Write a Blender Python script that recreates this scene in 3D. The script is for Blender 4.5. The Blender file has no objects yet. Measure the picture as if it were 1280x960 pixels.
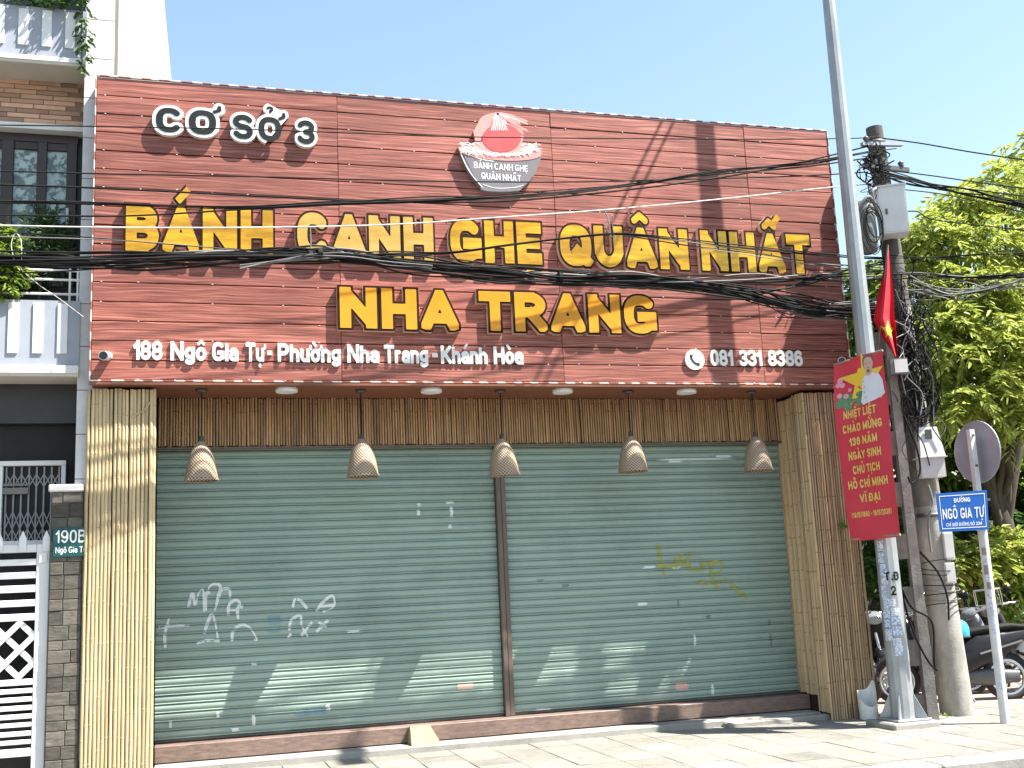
import bpy, bmesh, math, random, unicodedata
import numpy as np
from mathutils import Vector, Matrix
from mathutils.geometry import delaunay_2d_cdt

random.seed(7)
rng = np.random.default_rng(7)
scn = bpy.context.scene
COL = scn.collection

# ------------------------------------------------------------------ camera
F_PX, YAW, PITCH, ROLL, EYE = 1399.09, .28415907, .17912553, -.04680336, 1.55
_cy, _sy, _cp, _sp = math.cos(YAW), math.sin(YAW), math.cos(PITCH), math.sin(PITCH)
FWD = Vector((_sy * _cp, _cy * _cp, _sp)); RIGHT = Vector((_cy, -_sy, 0)); UP = RIGHT.cross(FWD)
_cr, _sr = math.cos(ROLL), math.sin(ROLL)
RIGHT, UP = RIGHT * _cr + UP * _sr, -RIGHT * _sr + UP * _cr
CAM = Vector((0, 0, EYE))
cd = bpy.data.cameras.new('camera'); cam = bpy.data.objects.new('camera', cd); COL.objects.link(cam)
cd.sensor_width = 36; cd.lens = F_PX / 1280 * 36; cd.clip_start = .05; cd.clip_end = 3000
cam.matrix_world = Matrix.Translation(CAM) @ Matrix((RIGHT, UP, -FWD)).transposed().to_4x4()
scn.camera = cam

# ------------------------------------------------------------------ sky, sun, exposure
SUN = Vector((1.75, -1.0, 3.24)).normalized()
w = bpy.data.worlds.new('World'); scn.world = w; w.use_nodes = True
wn = w.node_tree.nodes; wl = w.node_tree.links
sky = wn.new('ShaderNodeTexSky'); sky.sky_type = 'NISHITA'; sky.sun_disc = False
sky.sun_elevation = math.asin(SUN.z); sky.sun_rotation = math.atan2(SUN.x, SUN.y)
sky.air_density = 1.75; sky.dust_density = .8; sky.ozone_density = 1.9
wl.new(sky.outputs[0], wn['Background'].inputs[0]); wn['Background'].inputs[1].default_value = .071
sl = bpy.data.lights.new('sun', 'SUN'); sl.energy = 5.0; sl.angle = math.radians(.53); sl.color = (1, .95, .86)
so = bpy.data.objects.new('sun', sl); COL.objects.link(so)
so.rotation_euler = SUN.to_track_quat('Z', 'Y').to_euler(); so.location = (20, -10, 40)
scn.view_settings.view_transform = 'Standard'; scn.view_settings.look = 'None'
scn.view_settings.gamma = 1; scn.view_settings.exposure = 1.75
scn.view_settings.use_curve_mapping = False

# ------------------------------------------------------------------ pixel -> point on a plane of the place
def ray(px, py):
    return RIGHT * ((px - 640) / F_PX) + UP * (-(py - 480) / F_PX) + FWD
def PY(px, py, y):
    d = ray(px, py); return CAM + d * ((y - CAM.y) / d.y)
def PZ(px, py, z):
    d = ray(px, py); return CAM + d * ((z - CAM.z) / d.z)

# ------------------------------------------------------------------ materials
def nodes(m):
    m.use_nodes = True
    return m.node_tree.nodes, m.node_tree.links, m.node_tree.nodes['Principled BSDF']
def ramp(n, stops):
    r = n.new('ShaderNodeValToRGB'); e = r.color_ramp.elements
    while len(e) < len(stops): e.new(.5)
    for el, (p, c) in zip(e, stops): el.position = p; el.color = (*c, 1)
    return r
def mat(name, c1, c2=None, scale=(3, 3, 3), rough=.6, bump=0, bscale=None, metal=0, detail=5, spec=.4, vary=0, dirt=0, rand_off=False, contrast=(.3, .7), fine=0):
    """noise-mixed colour, optional bump, per-object brightness variation, patchy grime"""
    m = bpy.data.materials.new(name); n, l, b = nodes(m)
    c2 = c2 or tuple(x * .75 for x in c1)
    geo = n.new('ShaderNodeNewGeometry'); mp = n.new('ShaderNodeMapping'); mp.inputs['Scale'].default_value = scale
    src = geo.outputs['Position']
    oi = n.new('ShaderNodeObjectInfo')
    if rand_off:
        mu = n.new('ShaderNodeVectorMath'); mu.operation = 'SCALE'; mu.inputs[0].default_value = (37, 11, 23)
        l.new(oi.outputs['Random'], mu.inputs['Scale'])
        ad = n.new('ShaderNodeVectorMath'); l.new(src, ad.inputs[0]); l.new(mu.outputs[0], ad.inputs[1]); src = ad.outputs[0]
    l.new(src, mp.inputs[0])
    nz = n.new('ShaderNodeTexNoise'); nz.inputs['Scale'].default_value = 1; nz.inputs['Detail'].default_value = detail; nz.inputs['Roughness'].default_value = .65
    l.new(mp.outputs[0], nz.inputs['Vector'])
    r = ramp(n, [(contrast[0], c1), (contrast[1], c2)]); l.new(nz.outputs[0], r.inputs[0])
    col = r.outputs[0]
    if dirt:
        n2 = n.new('ShaderNodeTexNoise'); n2.inputs['Scale'].default_value = .9; n2.inputs['Detail'].default_value = 8; n2.inputs['Roughness'].default_value = .7
        l.new(src, n2.inputs['Vector'])
        r2 = ramp(n, [(.48, (1, 1, 1)), (.75, (1 - dirt,) * 3)]); l.new(n2.outputs[0], r2.inputs[0])
        mx = n.new('ShaderNodeMix'); mx.data_type = 'RGBA'; mx.blend_type = 'MULTIPLY'; mx.inputs[0].default_value = 1
        l.new(col, mx.inputs[6]); l.new(r2.outputs[0], mx.inputs[7]); col = mx.outputs[2]
    if vary:
        mr = n.new('ShaderNodeMapRange'); mr.inputs[3].default_value = 1 - vary; mr.inputs[4].default_value = 1 + vary
        l.new(oi.outputs['Random'], mr.inputs[0])
        vm = n.new('ShaderNodeVectorMath'); vm.operation = 'SCALE'; l.new(col, vm.inputs[0]); l.new(mr.outputs[0], vm.inputs['Scale']); col = vm.outputs[0]
    l.new(col, b.inputs['Base Color'])
    b.inputs['Roughness'].default_value = rough; b.inputs['Metallic'].default_value = metal; b.inputs['Specular IOR Level'].default_value = spec
    if bump:
        bp = n.new('ShaderNodeBump'); bp.inputs['Strength'].default_value = bump; bp.inputs['Distance'].default_value = .01
        if bscale:
            mp2 = n.new('ShaderNodeMapping'); mp2.inputs['Scale'].default_value = bscale; l.new(src, mp2.inputs[0])
            nb = n.new('ShaderNodeTexNoise'); nb.inputs['Scale'].default_value = 1; nb.inputs['Detail'].default_value = 4; l.new(mp2.outputs[0], nb.inputs['Vector']); l.new(nb.outputs[0], bp.inputs['Height'])
        else: l.new(nz.outputs[0], bp.inputs['Height'])
        l.new(bp.outputs[0], b.inputs['Normal'])
    return m
def leafmat(name, c1, c2, trans=.35):
    m = bpy.data.materials.new(name); n, l, b = nodes(m)
    geo = n.new('ShaderNodeNewGeometry'); r = ramp(n, [(0, c1), (1, c2)]); l.new(geo.outputs['Random Per Island'], r.inputs[0])
    l.new(r.outputs[0], b.inputs['Base Color']); b.inputs['Roughness'].default_value = .45; b.inputs['Specular IOR Level'].default_value = .35
    tr = n.new('ShaderNodeBsdfTranslucent'); mx = n.new('ShaderNodeMixShader'); mx.inputs[0].default_value = trans
    l.new(r.outputs[0], tr.inputs[0]); out = n['Material Output']
    l.new(b.outputs[0], mx.inputs[1]); l.new(tr.outputs[0], mx.inputs[2]); l.new(mx.outputs[0], out.inputs[0])
    return m
def glassmat(name, c, rough=.05):
    m = bpy.data.materials.new(name); n, l, b = nodes(m)
    b.inputs['Base Color'].default_value = (*c, 1); b.inputs['Roughness'].default_value = rough; b.inputs['Specular IOR Level'].default_value = .7
    return m
def woodmat(name, cols, vary=.12):
    m = bpy.data.materials.new(name); n, l, b = nodes(m)
    geo = n.new('ShaderNodeNewGeometry'); oi = n.new('ShaderNodeObjectInfo')
    mu = n.new('ShaderNodeVectorMath'); mu.operation = 'SCALE'; mu.inputs[0].default_value = (31, 7, 19); l.new(oi.outputs['Random'], mu.inputs['Scale'])
    ad = n.new('ShaderNodeVectorMath'); l.new(geo.outputs['Position'], ad.inputs[0]); l.new(mu.outputs[0], ad.inputs[1])
    # slow warp, then long thin grain
    mpw = n.new('ShaderNodeMapping'); mpw.inputs['Scale'].default_value = (1.3, 1.3, 3.5); l.new(ad.outputs[0], mpw.inputs[0])
    wz = n.new('ShaderNodeTexNoise'); wz.inputs['Scale'].default_value = 1.2; wz.inputs['Detail'].default_value = 2; l.new(mpw.outputs[0], wz.inputs['Vector'])
    sc = n.new('ShaderNodeVectorMath'); sc.operation = 'SCALE'; sc.inputs['Scale'].default_value = .075; l.new(wz.outputs['Color'], sc.inputs[0])
    a2 = n.new('ShaderNodeVectorMath'); l.new(ad.outputs[0], a2.inputs[0]); l.new(sc.outputs[0], a2.inputs[1])
    mp = n.new('ShaderNodeMapping'); mp.inputs['Scale'].default_value = (1.5, 6, 75); l.new(a2.outputs[0], mp.inputs[0])
    nz = n.new('ShaderNodeTexNoise'); nz.inputs['Scale'].default_value = 1; nz.inputs['Detail'].default_value = 6; nz.inputs['Roughness'].default_value = .6; l.new(mp.outputs[0], nz.inputs['Vector'])
    r = ramp(n, [(.33, cols[0]), (.46, cols[1]), (.55, cols[2]), (.68, cols[3])]); l.new(nz.outputs[0], r.inputs[0])
    mr = n.new('ShaderNodeMapRange'); mr.inputs[3].default_value = 1 - vary; mr.inputs[4].default_value = 1 + vary; l.new(oi.outputs['Random'], mr.inputs[0])
    n3 = n.new('ShaderNodeTexNoise'); n3.inputs['Scale'].default_value = .7; n3.inputs['Detail'].default_value = 5; l.new(geo.outputs['Position'], n3.inputs['Vector'])
    m3 = n.new('ShaderNodeMapRange'); m3.inputs[1].default_value = .3; m3.inputs[2].default_value = .7; m3.inputs[3].default_value = .85; m3.inputs[4].default_value = 1.12; l.new(n3.outputs[0], m3.inputs[0])
    mm = n.new('ShaderNodeMath'); mm.operation = 'MULTIPLY'; l.new(mr.outputs[0], mm.inputs[0]); l.new(m3.outputs[0], mm.inputs[1])
    vm = n.new('ShaderNodeVectorMath'); vm.operation = 'SCALE'; l.new(r.outputs[0], vm.inputs[0]); l.new(mm.outputs[0], vm.inputs['Scale'])
    l.new(vm.outputs[0], b.inputs['Base Color']); b.inputs['Roughness'].default_value = .5; b.inputs['Specular IOR Level'].default_value = .35
    bp = n.new('ShaderNodeBump'); bp.inputs['Strength'].default_value = .12; bp.inputs['Distance'].default_value = .004; l.new(nz.outputs[0], bp.inputs['Height']); l.new(bp.outputs[0], b.inputs['Normal'])
    return m
def stripemat(name, c1, c2, freq, rough=.4, metal=.3):
    m = bpy.data.materials.new(name); n, l, b = nodes(m)
    geo = n.new('ShaderNodeNewGeometry'); sep = n.new('ShaderNodeSeparateXYZ'); l.new(geo.outputs['Position'], sep.inputs[0])
    ad = n.new('ShaderNodeMath'); l.new(sep.outputs[0], ad.inputs[0]); l.new(sep.outputs[2], ad.inputs[1])
    nz = n.new('ShaderNodeTexNoise'); nz.inputs['Scale'].default_value = 2.5; l.new(geo.outputs['Position'], nz.inputs['Vector'])
    ml = n.new('ShaderNodeMath'); ml.operation = 'MULTIPLY_ADD'; ml.inputs[1].default_value = freq; l.new(ad.outputs[0], ml.inputs[0])
    m2 = n.new('ShaderNodeMath'); m2.operation = 'MULTIPLY'; m2.inputs[1].default_value = 5; l.new(nz.outputs[0], m2.inputs[0]); l.new(m2.outputs[0], ml.inputs[2])
    sn = n.new('ShaderNodeMath'); sn.operation = 'SINE'; l.new(ml.outputs[0], sn.inputs[0])
    r = ramp(n, [(.42, c1), (.62, c2)]); mr = n.new('ShaderNodeMapRange'); mr.inputs[1].default_value = -1; l.new(sn.outputs[0], mr.inputs[0]); l.new(mr.outputs[0], r.inputs[0])
    l.new(r.outputs[0], b.inputs['Base Color']); b.inputs['Roughness'].default_value = rough; b.inputs['Metallic'].default_value = metal
    return m

M = {}
M['plank'] = woodmat('sign_wood', [(.115, .037, .029), (.245, .079, .060), (.33, .112, .086), (.49, .205, .16)])
M['soffit'] = mat('soffit_wood', (.26, .10, .06), (.17, .06, .035), (3, 30, 3), .5)
M['board_back'] = mat('board_back', (.05, .025, .02), None, (3, 3, 3), .8)
M['trim'] = stripemat('edge_trim', (.38, .15, .11), (.85, .76, .70), 34)
M['bamboo'] = mat('bamboo_pale', (.65, .515, .305), (.44, .33, .185), (30, 30, 1.6), .42, .15, vary=.2, rand_off=True, dirt=.25)
M['bamboo_node'] = mat('bamboo_node', (.56, .42, .22), (.36, .25, .12), (20, 20, 20), .6, vary=.15, rand_off=True)
M['bamboo_old'] = mat('bamboo_weathered', (.60, .435, .26), (.39, .265, .15), (30, 30, 2.2), .55, .15, vary=.32, rand_off=True, dirt=.35)
M['bamboo_old_node'] = mat('bamboo_weathered_node', (.30, .20, .10), (.18, .12, .06), (20, 20, 20), .6, vary=.15)
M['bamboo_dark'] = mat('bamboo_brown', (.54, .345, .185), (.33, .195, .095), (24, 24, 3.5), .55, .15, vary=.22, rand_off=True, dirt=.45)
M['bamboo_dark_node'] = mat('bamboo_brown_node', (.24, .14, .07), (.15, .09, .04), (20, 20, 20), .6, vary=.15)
M['slat'] = mat('shutter_green', (.30, .39, .34), (.25, .335, .295), (1.2, 1, 9), .42, dirt=.22, vary=.035, detail=7)
M['slat_dark'] = mat('shutter_rail', (.07, .065, .06), (.12, .10, .085), (6, 6, 6), .6)
M['post'] = mat('post_metal', (.17, .125, .105), (.10, .075, .065), (8, 8, 2), .5, metal=.2)
M['granite'] = mat('red_granite', (.26, .175, .145), (.125, .088, .074), (9, 14, 40), .5, .3, detail=10, dirt=.5)
M['cement'] = mat('cement', (.34, .325, .295), (.24, .23, .21), (5, 5, 5), .9, .25, (30, 30, 30), dirt=.3, detail=8)
M['tile'] = mat('pavement_tile', (.25, .237, .208), (.175, .167, .148), (14, 14, 14), .85, .3, (60, 60, 60), detail=10, vary=.12, dirt=.38, rand_off=True)
M['paver_red'] = mat('red_paver', (.44, .30, .25), (.35, .25, .21), (11, 11, 11), .85, .3, (60, 60, 60), vary=.07, dirt=.25)
M['grout'] = mat('grout', (.17, .155, .14), None, (9, 9, 9), .95)
M['asphalt'] = mat('asphalt', (.095, .093, .09), (.06, .06, .06), (30, 30, 30), .9, .5, (120, 120, 120), detail=9, dirt=.2)
M['paint_line'] = mat('road_paint', (.75, .74, .70), (.6, .59, .56), (8, 8, 8), .7)
M['kerb'] = mat('kerb_stone', (.32, .31, .285), (.24, .23, .215), (9, 9, 9), .85, .3, (50, 50, 50), dirt=.3, vary=.06)
M['gold'] = mat('gold_face_reflections', (.80, .43, .025), (.46, .225, .015), (1.6, 2, 9), .24, .5, (2.5, 3, 14), metal=.35, spec=.6, contrast=(.38, .6))  # wavy mirror reflections painted in as bright and dark gold tones
M['gold_dull'] = mat('gold_letter_dull', (.66, .42, .12), (.50, .29, .05), (3, 3, 9), .35, .25, (3, 3, 14), metal=.4)
M['orange'] = mat('amber_letter_face', (.70, .30, .012), (.62, .26, .011), (5, 5, 5), .4)
M['brown_rim'] = mat('letter_rim', (.026, .009, .006), None, (5, 5, 5), .6, spec=.15)
M['letter_side'] = mat('letter_side', (.66, .50, .42), (.5, .36, .30), (8, 8, 8), .5)
M['white_pl'] = mat('white_acrylic', (.80, .80, .79), (.74, .74, .73), (6, 6, 6), .35)
M['black_pl'] = mat('black_acrylic', (.013, .016, .017), (.02, .024, .025), (6, 6, 6), .45, spec=.2)
M['logo_grey'] = mat('logo_grey', (.20, .185, .20), (.175, .16, .175), (4, 4, 4), .35)
M['logo_red'] = mat('logo_red', (.72, .10, .10), (.66, .08, .085), (5, 5, 5), .35)
M['logo_pink'] = mat('logo_pink', (.80, .33, .30), (.75, .27, .25), (9, 9, 9), .35)
M['wicker'] = None
M['white_paint'] = mat('white_paint', (.78, .77, .76), (.70, .69, .68), (2, 2, 2), .6, dirt=.12)
M['white_wall'] = mat('white_wall', (.80, .80, .79), (.74, .74, .73), (1, 1, 2), .8, dirt=.1)
M['stone_white'] = mat('column_stone', (.70, .68, .67), (.58, .56, .56), (9, 9, 9), .7, .15, dirt=.15, vary=.05)
M['blue_grey'] = mat('parapet_grey', (.36, .39, .45), (.31, .34, .40), (3, 3, 3), .75, dirt=.15)
M['parapet_white'] = mat('parapet_white', (.78, .79, .80), (.70, .71, .73), (3, 3, 3), .7, dirt=.1)
M['slab_beige'] = mat('slab_beige', (.62, .58, .50), (.54, .50, .44), (3, 3, 3), .8)
M['brick'] = mat('brick_tile', (.60, .38, .27), (.47, .28, .20), (7, 7, 7), .7, .2, vary=.34, rand_off=True)
M['mortar'] = mat('brick_mortar', (.34, .22, .17), None, (9, 9, 9), .9)
M['dark_wall'] = mat('dark_tile_wall', (.050, .052, .058), (.035, .037, .042), (4, 4, 4), .45, dirt=.25)
M['dark_frame'] = mat('dark_frame', (.05, .035, .035), None, (6, 6, 6), .4)
M['curtain'] = mat('patterned_pane', (.42, .52, .52), (.13, .17, .18), (16, 16, 16), .3, detail=2, contrast=(.44, .56))
M['stone'] = mat('slate_cladding', (.15, .135, .11), (.06, .057, .05), (9, 9, 22), .85, .8, vary=.45, rand_off=True, detail=8)
M['stone_back'] = mat('cladding_joint', (.12, .115, .10), None, (9, 9, 9), .95)
M['grille'] = mat('folding_grille', (.30, .30, .31), None, (9, 9, 9), .45, metal=.4)
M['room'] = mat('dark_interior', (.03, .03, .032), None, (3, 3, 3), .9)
M['glass_dark'] = glassmat('dark_glass', (.04, .05, .055))
M['plate_green'] = mat('plate_teal', (.008, .075, .082), (.008, .062, .068), (8, 8, 8), .35)
M['steel'] = mat('galvanised_steel', (.38, .40, .42), (.28, .30, .32), (9, 9, 4), .45, .1, metal=.35, dirt=.2)
M['steel_dark'] = mat('dark_steel', (.12, .12, .12), None, (9, 9, 9), .5, metal=.5)
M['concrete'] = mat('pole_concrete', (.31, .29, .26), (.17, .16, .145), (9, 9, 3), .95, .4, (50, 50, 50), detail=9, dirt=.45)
M['concrete_sunlit'] = mat('pole_concrete_sunlit', (.44, .42, .385), (.27, .255, .235), (9, 9, 3), .95, .4, (50, 50, 50), detail=9, dirt=.5)  # foot of the round pole: sunlit brightness put into its colour
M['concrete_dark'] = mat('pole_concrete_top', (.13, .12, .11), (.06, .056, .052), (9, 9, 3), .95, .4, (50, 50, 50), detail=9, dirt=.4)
M['concrete_red'] = mat('old_pole_concrete', (.42, .385, .35), (.24, .215, .195), (7, 7, 3), .95, .5, (40, 40, 40), detail=9, dirt=.5)
M['box_white'] = mat('cabinet_paint', (.68, .68, .68), (.60, .60, .60), (4, 4, 4), .5, dirt=.2)
M['cable'] = mat('black_cable', (.010, .010, .011), (.018, .018, .018), (9, 9, 9), .65, spec=.12)
M['cable_grey'] = mat('grey_cable', (.20, .20, .20), None, (9, 9, 9), .5)
M['cable_white'] = mat('white_cable', (.66, .66, .64), None, (9, 9, 9), .5)
M['sticker_blue'] = mat('sticker_blue', (.22, .32, .55), (.65, .68, .75), (45, 45, 60), .5, detail=2, contrast=(.42, .55))
M['sticker_white'] = mat('sticker_white', (.68, .70, .75), (.30, .36, .52), (50, 50, 70), .5, detail=2, contrast=(.42, .6))
M['flag_red'] = mat('flag_red', (.62, .02, .035), (.54, .015, .03), (4, 4, 4), .7)
M['banner_red'] = mat('banner_red', (.64, .045, .075), (.56, .035, .06), (4, 4, 4), .5)
M['yellow'] = mat('print_yellow', (.85, .60, .06), (.80, .52, .05), (8, 8, 8), .5)
M['print_gold'] = mat('print_gold', (.78, .56, .16), (.72, .46, .10), (20, 20, 20), .5)
M['print_white'] = mat('print_white', (.74, .74, .80), (.66, .66, .74), (9, 9, 9), .5)
M['skin'] = mat('print_skin', (.62, .40, .31), (.54, .33, .25), (14, 14, 14), .5)
M['hair'] = mat('print_hair', (.17, .12, .11), None, (9, 9, 9), .5)
M['print_green'] = mat('print_green', (.05, .20, .09), (.16, .34, .20), (26, 26, 26), .5, detail=3)
M['print_pink'] = mat('print_pink', (.80, .36, .46), (.70, .25, .35), (20, 20, 20), .5)
M['sign_blue'] = mat('street_sign_blue', (.012, .12, .46), (.012, .10, .40), (5, 5, 5), .35)
M['sign_back'] = mat('sign_back_grey', (.30, .31, .35), (.25, .26, .30), (6, 6, 6), .5, metal=.2, dirt=.2)
M['pole_white'] = mat('painted_pole', (.66, .66, .66), (.50, .50, .51), (9, 9, 6), .5, dirt=.3)
M['rubber'] = mat('rubber', (.02, .02, .02), None, (9, 9, 9), .8)
M['bike_black'] = mat('bike_black', (.012, .012, .013), (.018, .018, .020), (5, 5, 5), .32, spec=.3)
M['bike_grey'] = mat('bike_silver', (.20, .205, .215), (.16, .165, .175), (5, 5, 5), .35, metal=.2)
M['bike_seat'] = mat('bike_seat', (.014, .014, .014), None, (20, 20, 20), .7, spec=.2)
M['chrome'] = mat('chrome', (.62, .62, .63), (.52, .52, .53), (8, 8, 8), .25, metal=.9)
M['helmet'] = mat('helmet_teal', (.05, .36, .46), (.04, .30, .40), (6, 6, 6), .2, spec=.6)
M['lens'] = glassmat('headlamp_lens', (.16, .165, .17), .12)
M['bark'] = mat('bark', (.085, .07, .055), (.045, .037, .03), (9, 9, 3), .95, .7, (24, 24, 8), detail=8)
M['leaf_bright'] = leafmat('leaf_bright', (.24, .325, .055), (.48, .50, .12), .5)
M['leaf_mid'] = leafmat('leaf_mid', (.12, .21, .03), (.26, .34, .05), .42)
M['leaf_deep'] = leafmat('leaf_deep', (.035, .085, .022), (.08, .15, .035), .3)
M['leaf_pine'] = leafmat('leaf_pine', (.045, .085, .045), (.10, .17, .06), .3)
M['graffiti_w'] = mat('spray_white', (.74, .78, .77), (.62, .67, .66), (30, 30, 30), .6)
M['graffiti_y'] = mat('spray_olive', (.36, .37, .07), (.28, .30, .08), (30, 30, 30), .6)
M['graffiti_b'] = mat('spray_blue', (.15, .24, .31), (.22, .34, .35), (14, 14, 14), .6)
M['graffiti_d'] = mat('scuff_dark', (.11, .155, .14), (.17, .25, .22), (20, 20, 20), .6)
M['graffiti_r'] = mat('sticker_faded', (.62, .34, .30), (.66, .45, .38), (14, 14, 14), .6)
M['rust'] = mat('timber_wedge', (.36, .28, .19), (.22, .165, .11), (9, 30, 9), .85, .3)
M['old_wall'] = mat('yard_wall', (.20, .195, .18), (.12, .115, .105), (2, 2, 2), .9, .3, dirt=.4)
M['roof'] = mat('roof_metal', (.25, .25, .26), None, (3, 3, 3), .6)

def wicker(name):
    m = bpy.data.materials.new(name); n, l, b = nodes(m)
    tc = n.new('ShaderNodeTexCoord'); sep = n.new('ShaderNodeSeparateXYZ'); l.new(tc.outputs['Object'], sep.inputs[0])
    at = n.new('ShaderNodeMath'); at.operation = 'ARCTAN2'; l.new(sep.outputs[1], at.inputs[0]); l.new(sep.outputs[0], at.inputs[1])
    def sine(src, k):
        a = n.new('ShaderNodeMath'); a.operation = 'MULTIPLY'; a.inputs[1].default_value = k; l.new(src, a.inputs[0])
        s = n.new('ShaderNodeMath'); s.operation = 'SINE'; l.new(a.outputs[0], s.inputs[0]); return s.outputs[0]
    p = n.new('ShaderNodeMath'); p.operation = 'MULTIPLY'; l.new(sine(at.outputs[0], 26), p.inputs[0]); l.new(sine(sep.outputs[2], 210), p.inputs[1])
    mr = n.new('ShaderNodeMapRange'); mr.inputs[1].default_value = -1; l.new(p.outputs[0], mr.inputs[0])
    r = ramp(n, [(.15, (.13, .085, .055)), (.5, (.32, .23, .155)), (.85, (.50, .39, .28))]); l.new(mr.outputs[0], r.inputs[0])
    l.new(r.outputs[0], b.inputs['Base Color']); b.inputs['Roughness'].default_value = .6
    bp = n.new('ShaderNodeBump'); bp.inputs['Strength'].default_value = .7; bp.inputs['Distance'].default_value = .005; l.new(mr.outputs[0], bp.inputs['Height']); l.new(bp.outputs[0], b.inputs['Normal'])
    return m
M['wicker'] = wicker('woven_wicker')

# ------------------------------------------------------------------ mesh helpers
WLOC = {}
class MB:
    """collects shapes (with material slots) and links them as one mesh object"""
    def __init__(s): s.v = []; s.f = []; s.mi = []; s.k = 0; s.sm = []
    def slot(s, k): s.k = k; return s
    def add(s, vs, fs, smooth=False):
        o = len(s.v); s.v.extend([tuple(p) for p in vs]); s.f.extend([tuple(i + o for i in f) for f in fs])
        s.mi.extend([s.k] * len(fs)); s.sm.extend([smooth] * len(fs)); return s
    def box(s, x0, x1, y0, y1, z0, z1):
        vs = [(x, y, z) for z in (z0, z1) for y in (y0, y1) for x in (x0, x1)]
        return s.add(vs, [(0, 2, 3, 1), (4, 5, 7, 6), (0, 1, 5, 4), (2, 6, 7, 3), (0, 4, 6, 2), (1, 3, 7, 5)])
    def bbox(s, x0, x1, y0, y1, z0, z1, c=.006):
        """box with chamfered edges"""
        bm = bmesh.new(); bmesh.ops.create_cube(bm, size=1)
        for v in bm.verts: v.co = Vector(((x0 + x1) / 2 + v.co.x * (x1 - x0), (y0 + y1) / 2 + v.co.y * (y1 - y0), (z0 + z1) / 2 + v.co.z * (z1 - z0)))
        bmesh.ops.bevel(bm, geom=bm.edges[:], offset=c, segments=1, affect='EDGES')
        return s.addbm(bm)
    def addbm(s, bm, mx=None, smooth=False):
        bm.verts.index_update()
        s.add([(mx @ v.co if mx else v.co) for v in bm.verts], [[v.index for v in f.verts] for f in bm.faces], smooth); bm.free(); return s
    def obox(s, c, ax, ay, az, hx, hy, hz):
        c = Vector(c); ax, ay, az = (Vector(a).normalized() for a in (ax, ay, az))
        vs = [c + ax * (hx * i) + ay * (hy * j) + az * (hz * k) for k in (-1, 1) for j in (-1, 1) for i in (-1, 1)]
        return s.add(vs, [(0, 2, 3, 1), (4, 5, 7, 6), (0, 1, 5, 4), (2, 6, 7, 3), (0, 4, 6, 2), (1, 3, 7, 5)])
    def bar(s, a, b, wd, th, side=(0, 1, 0)):
        a, b = Vector(a), Vector(b); d = b - a; n = Vector(side); u = d.cross(n).normalized(); n = u.cross(d).normalized()
        return s.obox((a + b) / 2, d, u, n, d.length / 2, wd / 2, th / 2)
    def tube(s, pts, r, n=6, caps=True, smooth=True):
        pts = [Vector(p) for p in pts]; rs = r if isinstance(r, (list, tuple)) else [r] * len(pts)
        vs = []; fs = []; nrm = None
        for i, p in enumerate(pts):
            t = (pts[min(i + 1, len(pts) - 1)] - pts[max(i - 1, 0)]).normalized()
            if nrm is None: nrm = t.orthogonal().normalized()
            nrm = (nrm - t * nrm.dot(t)); nrm = nrm.normalized() if nrm.length > 1e-6 else t.orthogonal().normalized()
            bn = t.cross(nrm)
            for k in range(n):
                a = 2 * math.pi * k / n; vs.append(p + (nrm * math.cos(a) + bn * math.sin(a)) * rs[i])
        for i in range(len(pts) - 1):
            for k in range(n): k2 = (k + 1) % n; fs.append((i * n + k, i * n + k2, (i + 1) * n + k2, (i + 1) * n + k))
        s.add(vs, fs, smooth)
        if caps: s.add(vs[:n], [tuple(range(n))[::-1]]); s.add(vs[-n:], [tuple(range(n))])
        return s
    def lathe(s, prof, c=(0, 0, 0), n=24, axis='z', smooth=True, caps=True):
        vs = []
        for r, h in prof:
            for k in range(n):
                a = 2 * math.pi * k / n; x, y = r * math.cos(a), r * math.sin(a)
                p = {'z': (x, y, h), 'y': (x, h, y), 'x': (h, x, y)}[axis]
                vs.append((c[0] + p[0], c[1] + p[1], c[2] + p[2]))
        fs = [(i * n + k, i * n + (k + 1) % n, (i + 1) * n + (k + 1) % n, (i + 1) * n + k) for i in range(len(prof) - 1) for k in range(n)]
        s.add(vs, fs, smooth)
        if caps:
            if prof[0][0] > 1e-5: s.add(vs[:n], [tuple(range(n))[::-1]])
            if prof[-1][0] > 1e-5: s.add(vs[-n:], [tuple(range(n))])
        return s
    def prism(s, poly, y0, y1, back=False):
        """polygon in XZ (list of (x,z)), extruded in Y; y0 = front"""
        n = len(poly)
        s.add([(x, y0, z) for x, z in poly], [tuple(range(n))])
        if back: s.add([(x, y1, z) for x, z in poly], [tuple(range(n))[::-1]])
        s.add([(x, y0, z) for x, z in poly] + [(x, y1, z) for x, z in poly], [(i, i + n, (i + 1) % n + n, (i + 1) % n) for i in range(n)])
        return s
    def mesh(s, name, center=True):
        if not s.v: s.add([(0, 0, 0), (0, 0, .001), (.001, 0, 0)], [(0, 1, 2)])
        a = np.array(s.v, float); c = (a.min(0) + a.max(0)) / 2 if center else np.zeros(3)
        me = bpy.data.meshes.new(name); me.from_pydata((a - c).tolist(), [], s.f)
        me.polygons.foreach_set('material_index', s.mi); me.polygons.foreach_set('use_smooth', s.sm); me.update()
        return me, Vector(c)
    def build(s, name, mats, parent=None, fixn=True):
        me, c = s.mesh(name)
        if fixn:
            bm = bmesh.new(); bm.from_mesh(me); bmesh.ops.recalc_face_normals(bm, faces=bm.faces[:]); bm.to_mesh(me); bm.free()
        for m in (mats if isinstance(mats, (list, tuple)) else [mats]): me.materials.append(M[m])
        return link(name, me, c, parent)
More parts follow.
